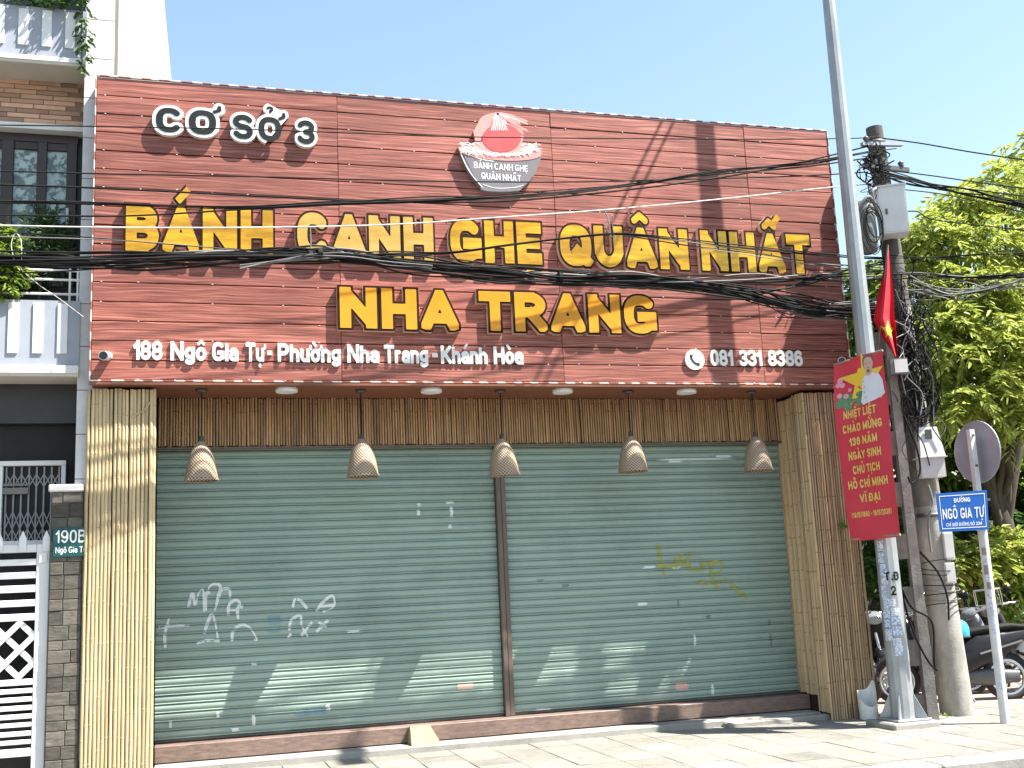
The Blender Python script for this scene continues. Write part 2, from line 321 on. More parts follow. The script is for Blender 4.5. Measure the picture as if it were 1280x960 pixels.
def link(name, me, world, parent=None, rot=None):
    o = bpy.data.objects.new(name, me); COL.objects.link(o); world = Vector(world); WLOC[o.name] = world.copy()
    if parent is not None: o.parent = parent; o.location = world - WLOC[parent.name]
    else: o.location = world
    if rot: o.rotation_euler = rot
    return o
def tag(o, label=None, cat=None, group=None, kind=None):
    if label: o['label'] = label
    if cat: o['category'] = cat
    if group: o['group'] = group
    if kind: o['kind'] = kind
    return o
def thing(name, loc, label, cat, group=None):
    o = bpy.data.objects.new(name, None); o.empty_display_size = .2; COL.objects.link(o)
    o.location = loc; WLOC[o.name] = Vector(loc); return tag(o, label, cat, group)
def spline(pts, n=8):
    """Catmull-Rom through pts"""
    P = [Vector(p) for p in pts]; out = []
    for i in range(len(P) - 1):
        p0, p1, p2, p3 = P[max(i - 1, 0)], P[i], P[i + 1], P[min(i + 2, len(P) - 1)]
        for k in range(n):
            t = k / n
            out.append(.5 * ((2 * p1) + (p2 - p0) * t + (2 * p0 - 5 * p1 + 4 * p2 - p3) * t * t + (3 * p1 - p0 - 3 * p2 + p3) * t ** 3))
    return out + [P[-1]]

# ------------------------------------------------------------------ lettering: stroke skeletons -> outlines
def arc(cx, cy, rx, ry, a0, a1, n=18, p=2.0):
    out = []
    for i in range(n + 1):
        a = math.radians(a0 + (a1 - a0) * i / n); c, s = math.cos(a), math.sin(a)
        out.append((cx + rx * math.copysign(abs(c) ** (2 / p), c), cy + ry * math.copysign(abs(s) ** (2 / p), s)))
    return out
def glyph(ch):
    """-> width factor, polylines in the unit box, kind"""
    E = 2.5
    U = {
     'A': (1.0, [[(0, 0), (.5, 1)], [(.5, 1), (1, 0)], [(.25, .22), (.75, .22)]]),
     'B': (.86, [[(0, 0), (0, 1)], [(0, 1)] + arc(.5, .77, .42, .23, 90, -90) + [(0, .54)], [(0, .54)] + arc(.55, .27, .45, .27, 90, -90) + [(0, 0)]]),
     'C': (.92, [arc(.5, .5, .5, .5, 42, 318, 30, E)]),
     'D': (.9, [[(0, 0), (0, 1)], [(0, 1)] + arc(.4, .5, .6, .5, 90, -90, 24, E) + [(0, 0)]]),
     'E': (.72, [[(0, 0), (0, 1)], [(0, 1), (1, 1)], [(0, .5), (.9, .5)], [(0, 0), (1, 0)]]),
     'G': (.98, [arc(.5, .5, .5, .5, 45, 335, 30, E), [(1, .12), (1, .42)], [(.58, .42), (1, .42)]]),
     'H': (.9, [[(0, 0), (0, 1)], [(1, 0), (1, 1)], [(0, .5), (1, .5)]]),
     'I': (0, [[(0, 0), (0, 1)]]),
     'K': (.9, [[(0, 0), (0, 1)], [(1, 1), (.1, .42)], [(.35, .55), (1, 0)]]),
     'L': (.7, [[(0, 0), (0, 1)], [(0, 0), (1, 0)]]),
     'M': (1.15, [[(0, 0), (0, 1)], [(1, 0), (1, 1)], [(0, 1), (.5, .15)], [(1, 1), (.5, .15)]]),
     'N': (.95, [[(0, 0), (0, 1)], [(1, 0), (1, 1)], [(0, 1), (1, 0)]]),
     'O': (1.0, [arc(.5, .5, .5, .5, 0, 360, 36, E)]),
     'P': (.84, [[(0, 0), (0, 1)], [(0, 1)] + arc(.5, .72, .5, .28, 90, -90) + [(0, .44)]]),
     'Q': (1.0, [arc(.5, .5, .5, .5, 0, 360, 36, E), [(.58, .3), (1.0, -.02)]]),
     'R': (.9, [[(0, 0), (0, 1)], [(0, 1)] + arc(.48, .74, .47, .26, 90, -90) + [(0, .48)], [(.5, .45), (1, 0)]]),
     'S': (.84, [arc(.5, .755, .5, .245, 25, 270, 16) + arc(.5, .245, .5, .265, 90, -155, 16)]),
     'T': (.86, [[(0, 1), (1, 1)], [(.5, 0), (.5, 1)]]),
     'U': (.9, [[(0, 1), (0, .42)] + arc(.5, .42, .5, .42, 180, 360, 18) + [(1, 1)]]),
     'V': (1.0, [[(0, 1), (.5, 0)], [(.5, 0), (1, 1)]]),
     'Y': (.95, [[(0, 1), (.5, .45)], [(1, 1), (.5, .45)], [(.5, .45), (.5, 0)]]),
     '0': (.8, [arc(.5, .5, .5, .5, 0, 360, 36, E)]),
     '1': (.34, [[(1, 0), (1, 1)], [(0, .74), (1, .98)]]),
     '2': (.8, [arc(.5, .7, .5, .3, 170, -25, 16) + [(.02, .02)], [(0, 0), (1, 0)]]),
     '3': (.8, [arc(.45, .76, .5, .24, 155, -90, 16) , arc(.45, .26, .53, .26, 90, -160, 16)]),
     '4': (.85, [[(.7, 0), (.7, 1)], [(.7, 1), (0, .3)], [(0, .28), (1, .28)]]),
     '5': (.8, [[(.95, 1), (.08, 1)], [(.08, 1), (.05, .56)], [(.05, .56)] + arc(.45, .31, .54, .31, 115, -150, 16)]),
     '6': (.8, [arc(.5, .3, .5, .3, 0, 360, 28), [(0, .32), (0, .62)] + arc(.5, .64, .5, .36, 180, 35, 14)]),
     '8': (.82, [arc(.5, .75, .45, .25, 0, 360, 28), arc(.5, .26, .5, .26, 0, 360, 28)]),
     '9': (.8, [arc(.5, .7, .5, .3, 0, 360, 28), [(1, .68), (1, .38)] + arc(.5, .36, .5, .36, 0, -145, 14)]),
     '-': (.4, [[(0, .42), (1, .42)]]), '/': (.45, [[(0, -.05), (1, 1.05)]]), '.': (0, [[(0, 0), (0, .02)]]),
     '(': (.25, [arc(1, .5, 1, .62, 110, 250)]), ')': (.25, [arc(0, .5, 1, .62, 70, -70)]),
    }
    Lw = {
     'a': (.74, [arc(.5, .30, .5, .30, 0, 360, 24), [(1, 0), (1, .66)] + arc(.5, .66, .5, .34, 0, 150, 12)]),
     'g': (.76, [arc(.5, .56, .5, .44, 0, 360, 28), [(1, 1), (1, -.16)] + arc(.5, -.16, .5, .26, 0, -150, 12)]),
     'h': (.74, [[(0, 0), (0, 1.42)], [(0, .6)] + arc(.5, .6, .5, .4, 180, 0, 16) + [(1, 0)]]),
     'i': (0, [[(0, 0), (0, .95)], [(0, 1.38), (0, 1.42)]]),
     'n': (.74, [[(0, 0), (0, 1)], [(0, .6)] + arc(.5, .6, .5, .4, 180, 0, 16) + [(1, 0)]]),
     'o': (.78, [arc(.5, .5, .5, .5, 0, 360, 30)]),
     'r': (.45, [[(0, 0), (0, 1)], [(0, .5)] + arc(.75, .5, .75, .5, 180, 80, 10)]),
     'u': (.74, [[(0, 1), (0, .4)] + arc(.5, .4, .5, .4, 180, 360, 16), [(1, 0), (1, 1)]]),
     'm': (1.15, [[(0, 0), (0, 1)], [(0, .6)] + arc(.25, .6, .25, .4, 180, 0, 12) + [(.5, 0)], [(.5, .6)] + arc(.75, .6, .25, .4, 180, 0, 12) + [(1, 0)]]),
     't': (.5, [[(.4, 0), (.4, 1.35)], [(0, 1), (1, 1)]]),
    }
    if ch in U: return (*U[ch], 'U')
    return (*Lw[ch], 'L')
def seg_sd(X, Y, a, b, r, box):
    ax, ay = a; bx, by = b; dx, dy = bx - ax, by - ay; L = math.hypot(dx, dy) or 1e-9
    ux, uy = dx / L, dy / L
    if box:   # squared-off stroke
        cx, cy = (ax + bx) / 2, (ay + by) / 2
        qx = np.abs((X - cx) * ux + (Y - cy) * uy) - (L / 2 + r); qy = np.abs(-(X - cx) * uy + (Y - cy) * ux) - r
        return np.hypot(np.maximum(qx, 0), np.maximum(qy, 0)) + np.minimum(np.maximum(qx, qy), 0)
    t = np.clip((X - ax) * ux + (Y - ay) * uy, 0, L)
    return np.hypot(X - ax - t * ux, Y - ay - t * uy) - r
GC = {}
def glyph_field(chr_, wt, xh=.72, res=.022, pad=.16, g=0.0):
    """signed distance field of a letter (cap height 1) with its accent marks"""
    key = (chr_, wt, res, g)
    if key in GC: return GC[key]
    base, marks = chr_, ''
    if chr_ == 'Đ': base, bar = 'D', True
    else:
        bar = False; d = unicodedata.normalize('NFD', chr_); base, marks = d[0], d[1:]
    wf, strokes, kind = glyph(base); H = 1.0 if kind == 'U' else xh; r = wt / 2
    W = wf * (.62 if kind == 'U' else .56) + wt
    T = lambda p: (r + p[0] * (W - wt), r + p[1] * (H - wt))
    xs = np.arange(-pad - .1, W + pad + .25, res); ys = np.arange(-.42, 1.52, res); X, Y = np.meshgrid(xs, ys)
    D = np.full(X.shape, 9.0)
    for st in strokes:
        q = [T(p) for p in st]
        for i in range(len(q) - 1):
            a, b = q[i], q[i + 1]
            if math.hypot(a[0] - b[0], a[1] - b[1]) < 1e-6: continue
            straight = len(q) == 2
            axis = abs(a[0] - b[0]) < 1e-6 or abs(a[1] - b[1]) < 1e-6
            if straight and axis: d = seg_sd(X, Y, a, b, r + g, True)
            elif straight and kind == 'U':
                d = np.maximum(seg_sd(X, Y, a, b, r * 1.02 + g, True), np.maximum(Y - 1 - g, -Y - g))
            elif axis and (i in (0, len(q) - 2)): d = seg_sd(X, Y, a, b, r + g, True)
            else: d = seg_sd(X, Y, a, b, r + g, False)
            D = np.minimum(D, d)
    if kind == 'U' and base not in 'Q-/.()': D = np.maximum(D, np.maximum(np.maximum(Y - 1.0 - g, -Y - g), np.maximum(-X - g, X - W - g)))
    if base in 'AV':      # keep the two slanting strokes inside their own outer edges
        for st, sg in ((strokes[0], 1), (strokes[1], 1)):
            a, b = T(st[0]), T(st[1]); L = math.hypot(b[0] - a[0], b[1] - a[1]); nx_, ny_ = -(b[1] - a[1]) / L, (b[0] - a[0]) / L
            if (W / 2 - (a[0] + b[0]) / 2) * nx_ > 0: nx_, ny_ = -nx_, -ny_
            D = np.maximum(D, (X - a[0]) * nx_ + (Y - a[1]) * ny_ - r * 1.02 - g)
    if bar: D = np.minimum(D, seg_sd(X, Y, (-.06, .5), (W * .5, .5), r * .55 + g, True))
    top = H; cx = W / 2; mr = min(r, .115) * .72; stack = 0
    if base == 'i' and marks: top = 1.0
    for mk in marks:
        n = unicodedata.name(mk)
        o = top + .09 + mr
        def S(a, b, rr=mr): return seg_sd(X, Y, a, b, rr + g, kind == 'U' and ('ACUTE' in n or 'GRAVE' in n))
        if 'HORN' in n: d = np.minimum(S((W - r * .6, top - .06), (W + .08, top + .02)), S((W + .08, top + .02), (W + .07, top + .13)))
        elif 'DOT BELOW' in n: d = np.hypot(X - cx, Y + .20) - mr * 1.5 - g
        elif 'CIRCUMFLEX' in n: d = np.minimum(S((cx - .16, o), (cx, o + .13)), S((cx, o + .13), (cx + .16, o))); stack = 1
        elif 'BREVE' in n: d = np.minimum(S((cx - .15, o + .11), (cx, o)), S((cx, o), (cx + .15, o + .11))); stack = 1
        elif 'ACUTE' in n: d = S((cx - .03 + .16 * stack, o + .06 * stack), (cx + .13 + .16 * stack, o + .16 + .06 * stack))
        elif 'GRAVE' in n: d = S((cx + .03, o), (cx - .13, o + .16))
        elif 'HOOK ABOVE' in n:
            h = arc(cx, o + .12, .09, .07, 160, -80, 8) + [(cx + .01, o)]; d = np.full(X.shape, 9.)
            for i in range(len(h) - 1): d = np.minimum(d, S(h[i], h[i + 1], mr * .8))
        elif 'TILDE' in n:
            h = [(cx - .18, o + .02), (cx - .08, o + .10), (cx + .08, o + .02), (cx + .18, o + .10)]; d = np.full(X.shape, 9.)
            for i in range(3): d = np.minimum(d, S(h[i], h[i + 1], mr * .8))
        else: continue
        D = np.minimum(D, d)
    GC[key] = (xs, ys, D, W); return GC[key]
def contours(xs, ys, D):
    """marching squares, zero level -> closed loops"""
    ny, nx = D.shape; S = D < 0; segs = {}
    chg = (S[:-1, :-1] != S[1:, :-1]) | (S[:-1, :-1] != S[:-1, 1:]) | (S[:-1, :-1] != S[1:, 1:])
    def pt(k):
        t, j, i = k
        if t == 0: a, b = D[j, i], D[j, i + 1]; u = a / (a - b); return (xs[i] + u * (xs[i + 1] - xs[i]), ys[j])
        a, b = D[j, i], D[j + 1, i]; u = a / (a - b); return (xs[i], ys[j] + u * (ys[j + 1] - ys[j]))
    for j, i in np.argwhere(chg):
        a, b, c, d = S[j, i], S[j, i + 1], S[j + 1, i + 1], S[j + 1, i]
        e0, e1, e2, e3 = (0, j, i), (1, j, i + 1), (0, j + 1, i), (1, j, i)
        code = a * 1 + b * 2 + c * 4 + d * 8
        tb = {1: [(e3, e0)], 2: [(e0, e1)], 3: [(e3, e1)], 4: [(e1, e2)], 5: [(e3, e2), (e1, e0)], 6: [(e0, e2)], 7: [(e3, e2)], 8: [(e2, e3)], 9: [(e2, e0)], 10: [(e0, e3), (e2, e1)], 11: [(e2, e1)], 12: [(e1, e3)], 13: [(e1, e0)], 14: [(e0, e3)]}[int(code)]
        for s, e in tb: segs[s] = e
    loops = []
    while segs:
        s, e = next(iter(segs.items())); lp = []; k = s
        while k in segs: nk = segs.pop(k); lp.append(pt(k)); k = nk
        if len(lp) > 5: loops.append(simplify(lp, .0045))
    return [l for l in loops if len(l) > 2]
def simplify(lp, tol):
    def dp(p):
        if len(p) < 3: return p
        a, b = np.array(p[0]), np.array(p[-1]); q = np.array(p[1:-1]); ab = b - a; L = np.hypot(*ab)
        d = np.hypot(*(q - a).T) if L < 1e-9 else np.abs(ab[0] * (q[:, 1] - a[1]) - ab[1] * (q[:, 0] - a[0])) / L
        k = int(d.argmax())
        if d[k] < tol: return [p[0], p[-1]]
        return dp(p[:k + 2])[:-1] + dp(p[k + 1:])
    m = len(lp) // 2
    return dp(lp[:m + 1])[:-1] + dp(lp[m:] + lp[:1])[:-1]
TC = {}
def letter_shape(ch, wt, off=0.0, res=.022):
    """-> loops, verts, triangles of a letter grown by off"""
    key = (ch, wt, off, res)
    if key in TC: return TC[key]
    xs, ys, D, W = glyph_field(ch, wt, res=res, g=off); E = D
    loops = contours(xs, ys, E); vs = []; ed = []
    for lp in loops:
        o = len(vs); vs += [Vector(p) for p in lp]; ed += [(o + i, o + (i + 1) % len(lp)) for i in range(len(lp))]
    v, e, f, *_ = delaunay_2d_cdt(vs, ed, [], 0, 1e-6)
    tri = []
    for t in f:
        c = sum((v[i] for i in t), Vector((0, 0))) / 3
        i = (c.x - xs[0]) / (xs[1] - xs[0]); j = (c.y - ys[0]) / (ys[1] - ys[0]); i0, j0 = int(i), int(j); a, b = i - i0, j - j0
        if 0 <= i0 < len(xs) - 1 and 0 <= j0 < len(ys) - 1:
            s = E[j0, i0] * (1 - a) * (1 - b) + E[j0, i0 + 1] * a * (1 - b) + E[j0 + 1, i0] * (1 - a) * b + E[j0 + 1, i0 + 1] * a * b
            if s < 0: tri.append(tuple(t))
    TC[key] = (loops, [(p.x, p.y) for p in v], tri, W); return TC[key]
def layout(text, wt, track, space, xs):
    """-> [(char, x offset)], total width; letters cap height 1, x stretched by xs"""
    x = 0; out = []
    for ch in text:
        if ch == ' ': x += space; continue
        W = glyph_field(ch, wt)[3] * xs; out.append((ch, x)); x += W + track
    return out, x - track
def add_letter(mb, ch, wt, off, x0, xs, fn, y0, y1=None, res=.022):
    """fn(u, v, y) -> point; front at y0, sides back to y1"""
    loops, v, tri, W = letter_shape(ch, wt, off, res)
    mb.add([fn(x0 + a * xs, b, y0) for a, b in v], tri)
    if y1 is not None:
        k = mb.k; mb.slot(1)
        for lp in loops:
            n = len(lp)
            mb.add([fn(x0 + a * xs, b, y0) for a, b in lp] + [fn(x0 + a * xs, b, y1) for a, b in lp], [(i, (i + 1) % n, (i + 1) % n + n, i + n) for i in range(n)])
        mb.slot(k)
def flat_text(mb, text, wt, fn, width, height, xs=1.0, track=.1, space=.35, fit=True):
    """flat print: text centred in width x height through fn(u, v)"""
    lay, tw = layout(text, wt, track, space, xs); k = (width / (tw * height)) if fit else 1.0
    for ch, x in lay:
        add_letter(mb, ch, wt, 0, 0, xs, lambda a, b, y, x=x: fn((a + x) * height * k - tw * height * k / 2, b * height), 0, None, .035)

# ================================================================== SETTING
YF, YP, YS = 10.77, 10.87, 11.60            # sign face, bamboo pillar face, shutter plane
ZSB, ZST, XL, XR = 3.555, 6.605, -.90, 7.105
def sheet(name, x0, x1, y0, y1, z, m):
    return tag(MB().add([(x0, y0, z), (x1, y0, z), (x1, y1, z), (x0, y1, z)], [(0, 1, 2, 3)]).build(name, m), kind='structure')
sheet('ground', -400, 400, -400, 400, -.16, 'asphalt')
sheet('road', -90, 90, -9, 7.34, -.125, 'asphalt')
tag(MB().box(-40, 40, 7.34, 7.65, -.155, -.105).build('gutter', 'cement'), kind='structure')
tag(MB().box(-40, 40, 7.92, 30, -.15, -.008).build('pavement', 'grout'), kind='structure')
PAV = bpy.data.objects['pavement']
tiles = [MB().bbox(-.197, .197, -.197, .197, -.03, 0, .004).mesh('tile')[0] for _ in range(1)]
tiles[0].materials.append(M['tile'])
tr = tiles[0].copy(); tr.materials.clear(); tr.materials.append(M['paver_red'])
for i in range(-6, 22):
    for j in range(8):
        x = 2.43 + .4 * (i - 2) + .2; y = 7.92 + .2 + .4085 * j
        if -1.3 < x < 9.6 and y < 11.07:
            o = link('paving_tile', tiles[0], (x, y, rng.normal(0, .0016)), PAV, (rng.normal(0, .003), rng.normal(0, .003), rng.normal(0, .003)))
for i in range(10):
    for j in range(7):
        link('red_paver', tr, (7.43 + .4 * i, 11.26 + .4085 * j, rng.normal(-.001, .0015)), PAV, (rng.normal(0, .004), rng.normal(0, .004), rng.normal(0, .003)))
kb = tag(MB().box(-40, 40, 7.67, 7.91, -.155, -.03).build('kerb', 'grout'), kind='structure')
ks = MB().bbox(-.495, .495, -.13, .125, -.14, .004, .014).mesh('kerb_stone')[0]; ks.materials.append(M['kerb'])
for i in range(16): link('kerb_stone', ks, (-3 + i, 7.79, .0), kb, (0, 0, rng.normal(0, .004)))

# ================================================================== SHOP BUILDING
B = thing('shop_building', (3.1, 11.4, 0), 'single-storey shop with bamboo clad front and two green roller shutters', 'building')
def part(mb, name, m, p=B): return mb.build(name, m, p)
part(MB().box(-.86, 7.06, 11.82, 17, 0, 3.5), 'wall', 'cement')
part(MB().box(-.86, -.30, 11.66, 11.815, 0, 3.5), 'wall', 'cement')
part(MB().box(6.58, 7.06, 11.66, 11.815, 0, 3.5), 'wall', 'cement')
part(MB().box(-.88, 7.08, 11.86, 17.1, 3.502, 3.62), 'roof', 'roof')
# soffit under the sign
so_ = part(MB().box(XL + .02, XR - .02, YF + .03, 11.75, ZSB + .002, ZSB + .022), 'soffit', 'soffit')
# sill and cement ledge
part(MB().bbox(-.31, 6.56, 11.36, 11.812, .085, .238, .006), 'sill', 'granite')
part(MB().bbox(-.31, 6.53, 11.10, 11.358, -.02, .08, .012), 'cement_ledge', 'cement')
part(MB().bbox(5.35, 6.56, 10.95, 11.097, -.02, .065, .015), 'cement_ledge', 'cement')
# centre post
part(MB().bbox(3.135, 3.185, 11.525, 11.65, .24, 3.09, .004).bbox(3.189, 3.237, 11.535, 11.65, .24, 3.09, .004), 'shutter_post', 'post')

# bamboo ------------------------------------------------------------
def cane_mesh(name, L, r, step, m1, m2, n=8, seed=0):
    rr = random.Random(seed); mb = MB(); z = 0; nxt = rr.uniform(.1, step); rings = [(0, 1)]
    while nxt < L - .03:
        rings += [(nxt - .012, 1.0), (nxt - .006, 1.06), (nxt + .004, 1.07), (nxt + .012, .97)]; nxt += step * rr.uniform(.8, 1.25)
    rings.append((L, .97)); bend = rr.uniform(-.006, .006); ph = rr.uniform(0, 6)
    c = lambda z: (bend * math.sin(z / L * 3.1 + .1) + .0015 * math.sin(z * 7 + ph), .001 * math.sin(z * 5 + ph))
    vs = []
    for z, k in rings:
        cx, cyy = c(z)
        vs += [(cx + r * k * math.cos(2 * math.pi * i / n), cyy + r * k * math.sin(2 * math.pi * i / n), z) for i in range(n)]
    for j in range(len(rings) - 1):
        mb.slot(1 if rings[j][1] > 1.05 and rings[j + 1][1] > 1.05 else 0)
        mb.add(vs[j * n:(j + 2) * n], [(i, (i + 1) % n, n + (i + 1) % n, n + i) for i in range(n)], True)
    mb.slot(0); mb.add(vs[-n:], [tuple(range(n))])
    me, _ = mb.mesh(name, center=False)
    me.materials.append(M[m1]); me.materials.append(M[m2]); return me
def canes(parent, pts, meshes, z0=.0, jitter=.002):
    for x, y in pts:
        me = random.choice(meshes)
        o = link('bamboo_cane', me, (x + random.gauss(0, jitter * .4), y + random.gauss(0, jitter), z0 + random.uniform(-.006, .008)), parent, (random.gauss(0, .0007), random.gauss(0, .0012), random.uniform(0, 6.28)))
# left pillar
pl = part(MB().box(-.905, -.325, 10.919, 11.66, 0, 3.53), 'bamboo_pillar', 'board_back')
lm = [cane_mesh('bamboo_cane', 3.52, r, .40, 'bamboo', 'bamboo_node', seed=i) for i, r in enumerate((.0168, .0182, .0155, .0175, .0165, .0185))]
canes(pl, [(-.908 + .0343 * i, 10.888) for i in range(18)], lm, .01)
# right pillar: front row and splayed inner row
pr = part(MB().add([(6.545, 10.925, 0), (7.075, 10.925, 0), (7.075, 11.66, 0), (6.59, 11.66, 0), (6.545, 10.925, 3.53), (7.075, 10.925, 3.53), (7.075, 11.66, 3.53), (6.59, 11.66, 3.53)], [(0, 1, 5, 4), (1, 2, 6, 5), (2, 3, 7, 6), (3, 0, 4, 7), (4, 5, 6, 7)]), 'bamboo_pillar', 'board_back')
rm = [cane_mesh('bamboo_cane', 3.52, r, .42, 'bamboo_old', 'bamboo_old_node', seed=20 + i) for i, r in enumerate((.0125, .0138, .0112, .013))]
canes(pr, [(6.53 + .0296 * i, 10.888) for i in range(19)], rm, .0, .005)
rs = [cane_mesh('bamboo_cane', 3.26, r, .42, 'bamboo_old', 'bamboo_old_node', seed=30 + i) for i, r in enumerate((.0125, .0138, .0112, .013))]
rl = [cane_mesh('bamboo_cane', 3.44, r, .42, 'bamboo_old', 'bamboo_old_node', seed=40 + i) for i, r in enumerate((.0125, .0138))]
canes(pr, [(6.527 + .045 * i / 24, 10.91 + .0285 * i) for i in range(9)], rl, .085)
canes(pr, [(6.527 + .045 * i / 24, 10.91 + .0285 * i) for i in range(9, 25)], rs, .25)
# fascia over the shutters
fa = part(MB().box(-.31, 6.56, 11.505, 11.535, 3.06, 3.552), 'bamboo_fascia', 'board_back')
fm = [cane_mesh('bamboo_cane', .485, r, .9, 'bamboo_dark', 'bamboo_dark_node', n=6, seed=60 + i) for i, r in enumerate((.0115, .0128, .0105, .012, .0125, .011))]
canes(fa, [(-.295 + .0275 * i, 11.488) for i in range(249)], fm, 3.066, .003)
part(MB().box(-.30, 6.56, 11.47, 11.54, 3.04, 3.059), 'fascia_rail', 'post', fa)

# roller shutters ----------------------------------------------------
PITCH_S = .0815; NS = 36; ZB = .268
PROF = [(0, .008), (.025, -.012), (.10, -.018), (.165, -.012), (.215, .003), (.26, -.004), (.32, -.011), (.48, -.0145), (.7, -.0155), (.88, -.0105), (.96, -.003), (1, .008)]
def prof_y(z):
    t = ((z - ZB) / PITCH_S) % 1
    return YS + float(np.interp(t, [p[0] for p in PROF], [p[1] for p in PROF]))
def shutter(x0, x1, label):
    s = MB().box(x0, x1, YS + .012, YS + .02, ZB, 3.22).build('roller_shutter', 'slat_dark', B); s['label'] = label
    n = len(PROF); hx = (x1 - x0) / 2; nx = 12
    vs = [(-hx + 2 * hx * k / nx, dy, t * PITCH_S) for k in range(nx + 1) for t, dy in PROF]
    fs = [(k * n + i, (k + 1) * n + i, (k + 1) * n + i + 1, k * n + i + 1) for k in range(nx) for i in range(n - 1)]
    me, _ = MB().add(vs, fs, True).mesh('slat', center=False); me.materials.append(M['slat'])
    for i in range(NS): link('slat', me, ((x0 + x1) / 2, YS + random.gauss(0, .0012), ZB + PITCH_S * i), s, (random.gauss(0, .006), random.gauss(0, .0004), 0))
    MB().bbox(x0, x1, YS - .022, YS + .02, .242, ZB - .002, .004).build('bottom_rail', 'slat_dark', s)
    return s
s1 = shutter(-.315, 3.130, 'left green roller shutter with white scribbled graffiti')
s2 = shutter(3.242, 6.60, 'right green roller shutter with olive scribbled graffiti')
def spray(strokes, wid, name, m, parent):
    """ribbons of paint lying on the corrugated slats; points are pixels of the shutter plane"""
    for st in strokes:
        mb = MB()
        pts = [PY(x, y, YS) for x, y in st]; pts = spline(pts, 6)
        dense = []
        for a, b in zip(pts, pts[1:]):
            k = max(1, int((b - a).length / .008))
            dense += [a.lerp(b, i / k) for i in range(k)]
        dense.append(pts[-1]); vs = []; fs = []
        for i, p in enumerate(dense):
            t = dense[min(i + 1, len(dense) - 1)] - dense[max(i - 1, 0)]; t = Vector((t.x, t.z)); t = t.normalized() if t.length > 1e-9 else Vector((1, 0))
            nn = Vector((-t.y, t.x)) * wid * (.38 + .14 * math.sin(i * .13) + .06 * random.random())
            for q in (-1, -.33, .33, 1):
                x, z = p.x + nn.x * q, p.z + nn.y * q; vs.append((x, prof_y(z) - .0045, z))
        for i in range(len(dense) - 1):
            if random.random() < .02: continue
            for q in range(3): a = i * 4 + q; fs.append((a, a + 1, a + 5, a + 4))
        mb.add(vs, fs); mb.build(name, m, parent, fixn=False)
g1 = lambda pts: [(160 + x / 3.43, 680 + y / 3.43) for x, y in pts]
spray([g1(p) for p in (
    [(258, 272), (276, 212), (287, 262), (302, 214), (322, 198), (330, 288), (338, 215), (352, 180), (378, 172), (396, 190), (372, 285), (390, 210), (415, 192), (434, 196), (438, 236)],
    [(322, 215), (352, 208)], [(430, 308), (432, 264), (458, 240), (478, 252), (470, 280), (436, 284)], [(472, 322), (470, 268), (492, 272)],
    [(132, 358), (196, 352), (264, 350)], [(160, 446), (158, 390), (176, 318)], [(326, 386), (346, 325), (362, 302), (378, 360), (386, 416)],
    [(294, 427), (338, 414), (394, 416)], [(446, 418), (450, 374), (488, 346), (524, 362), (552, 408), (540, 410)],
    [(706, 272), (714, 240), (738, 242), (768, 278)], [(684, 400), (700, 384)], [(690, 372), (700, 326), (738, 308), (744, 350), (770, 396)],
    [(788, 334), (766, 362), (742, 392)], [(806, 376), (836, 348), (864, 318)], [(816, 336), (852, 354)],
    [(806, 288), (836, 248), (876, 222), (882, 268), (834, 292)], [(820, 270), (884, 262)])], .030, 'graffiti', 'graffiti_w', s1)
g2 = lambda pts: [(780 + x / 3, 640 + y / 3) for x, y in pts]
spray([g2(p) for p in ([(124, 118), (134, 176), (152, 238)], [(118, 196), (152, 206), (188, 196)], [(190, 168), (196, 218)], [(196, 192), (228, 190)], [(230, 160), (206, 172), (228, 206)],
    [(262, 158), (240, 164), (246, 214), (286, 216)], [(284, 178), (292, 222)], [(288, 196), (318, 192)], [(324, 236), (328, 192), (366, 190), (358, 226), (330, 234), (346, 286)],
    [(268, 262), (340, 268), (376, 254), (420, 292), (462, 326)])], .034, 'graffiti', 'graffiti_y', s2)
# scuffs, paper scraps and stickers on the slats
def patch(px, py, wpx, hpx, name, m, parent, rough=.3):
    c = PY(px, py, YS); sx, sz = wpx / 121, hpx / 121; mb = MB(); nx, nz = 6, max(2, int(sz / .006))
    vs = []
    for j in range(nz + 1):
        e0, e1 = random.uniform(-rough, rough) * .25, random.uniform(-rough, rough) * .25
        for i in range(nx + 1):
            u = -.5 + e0 + (1 + e1 - e0) * i / nx; z = c.z + sz * (j / nz - .5); vs.append((c.x + sx * u, prof_y(z) - .004, z))
    mb.add(vs, [(j * (nx + 1) + i, j * (nx + 1) + i + 1, (j + 1) * (nx + 1) + i + 1, (j + 1) * (nx + 1) + i) for j in range(nz) for i in range(nx)])
    return mb.build(name, m, parent, fixn=False)
for a in ((562, 628, 9, 4), (564, 640, 4, 14), (523, 631, 4, 4), (523, 641, 5, 7), (562, 658, 4, 5), (443, 789, 16, 3), (213, 905, 3, 8), (317, 900, 4, 12), (294, 912, 8, 4), (272, 893, 3, 6), (318, 830, 6, 3), (410, 884, 5, 8)):
    patch(*a, 'paper_scrap', 'graffiti_w', s1, .9)
for a in ((870, 574, 92, 3), (843, 577, 22, 3), (905, 571, 20, 4), (802, 755, 14, 4), (810, 709, 16, 3), (845, 710, 10, 3), (868, 800, 3, 14), (890, 862, 4, 14), (678, 888, 20, 5)):
    patch(*a, 'paper_scrap', 'graffiti_w', s2, .9)
patch(581, 858, 20, 7, 'faded_sticker', 'graffiti_r', s1, .2)
patch(851, 858, 17, 9, 'faded_sticker', 'graffiti_r', s2, .6)
for a in ((343, 780, 14, 20), (392, 889, 26, 8), (378, 892, 16, 6)): patch(*a, 'paint_smudge', 'graffiti_b', s1, .9)
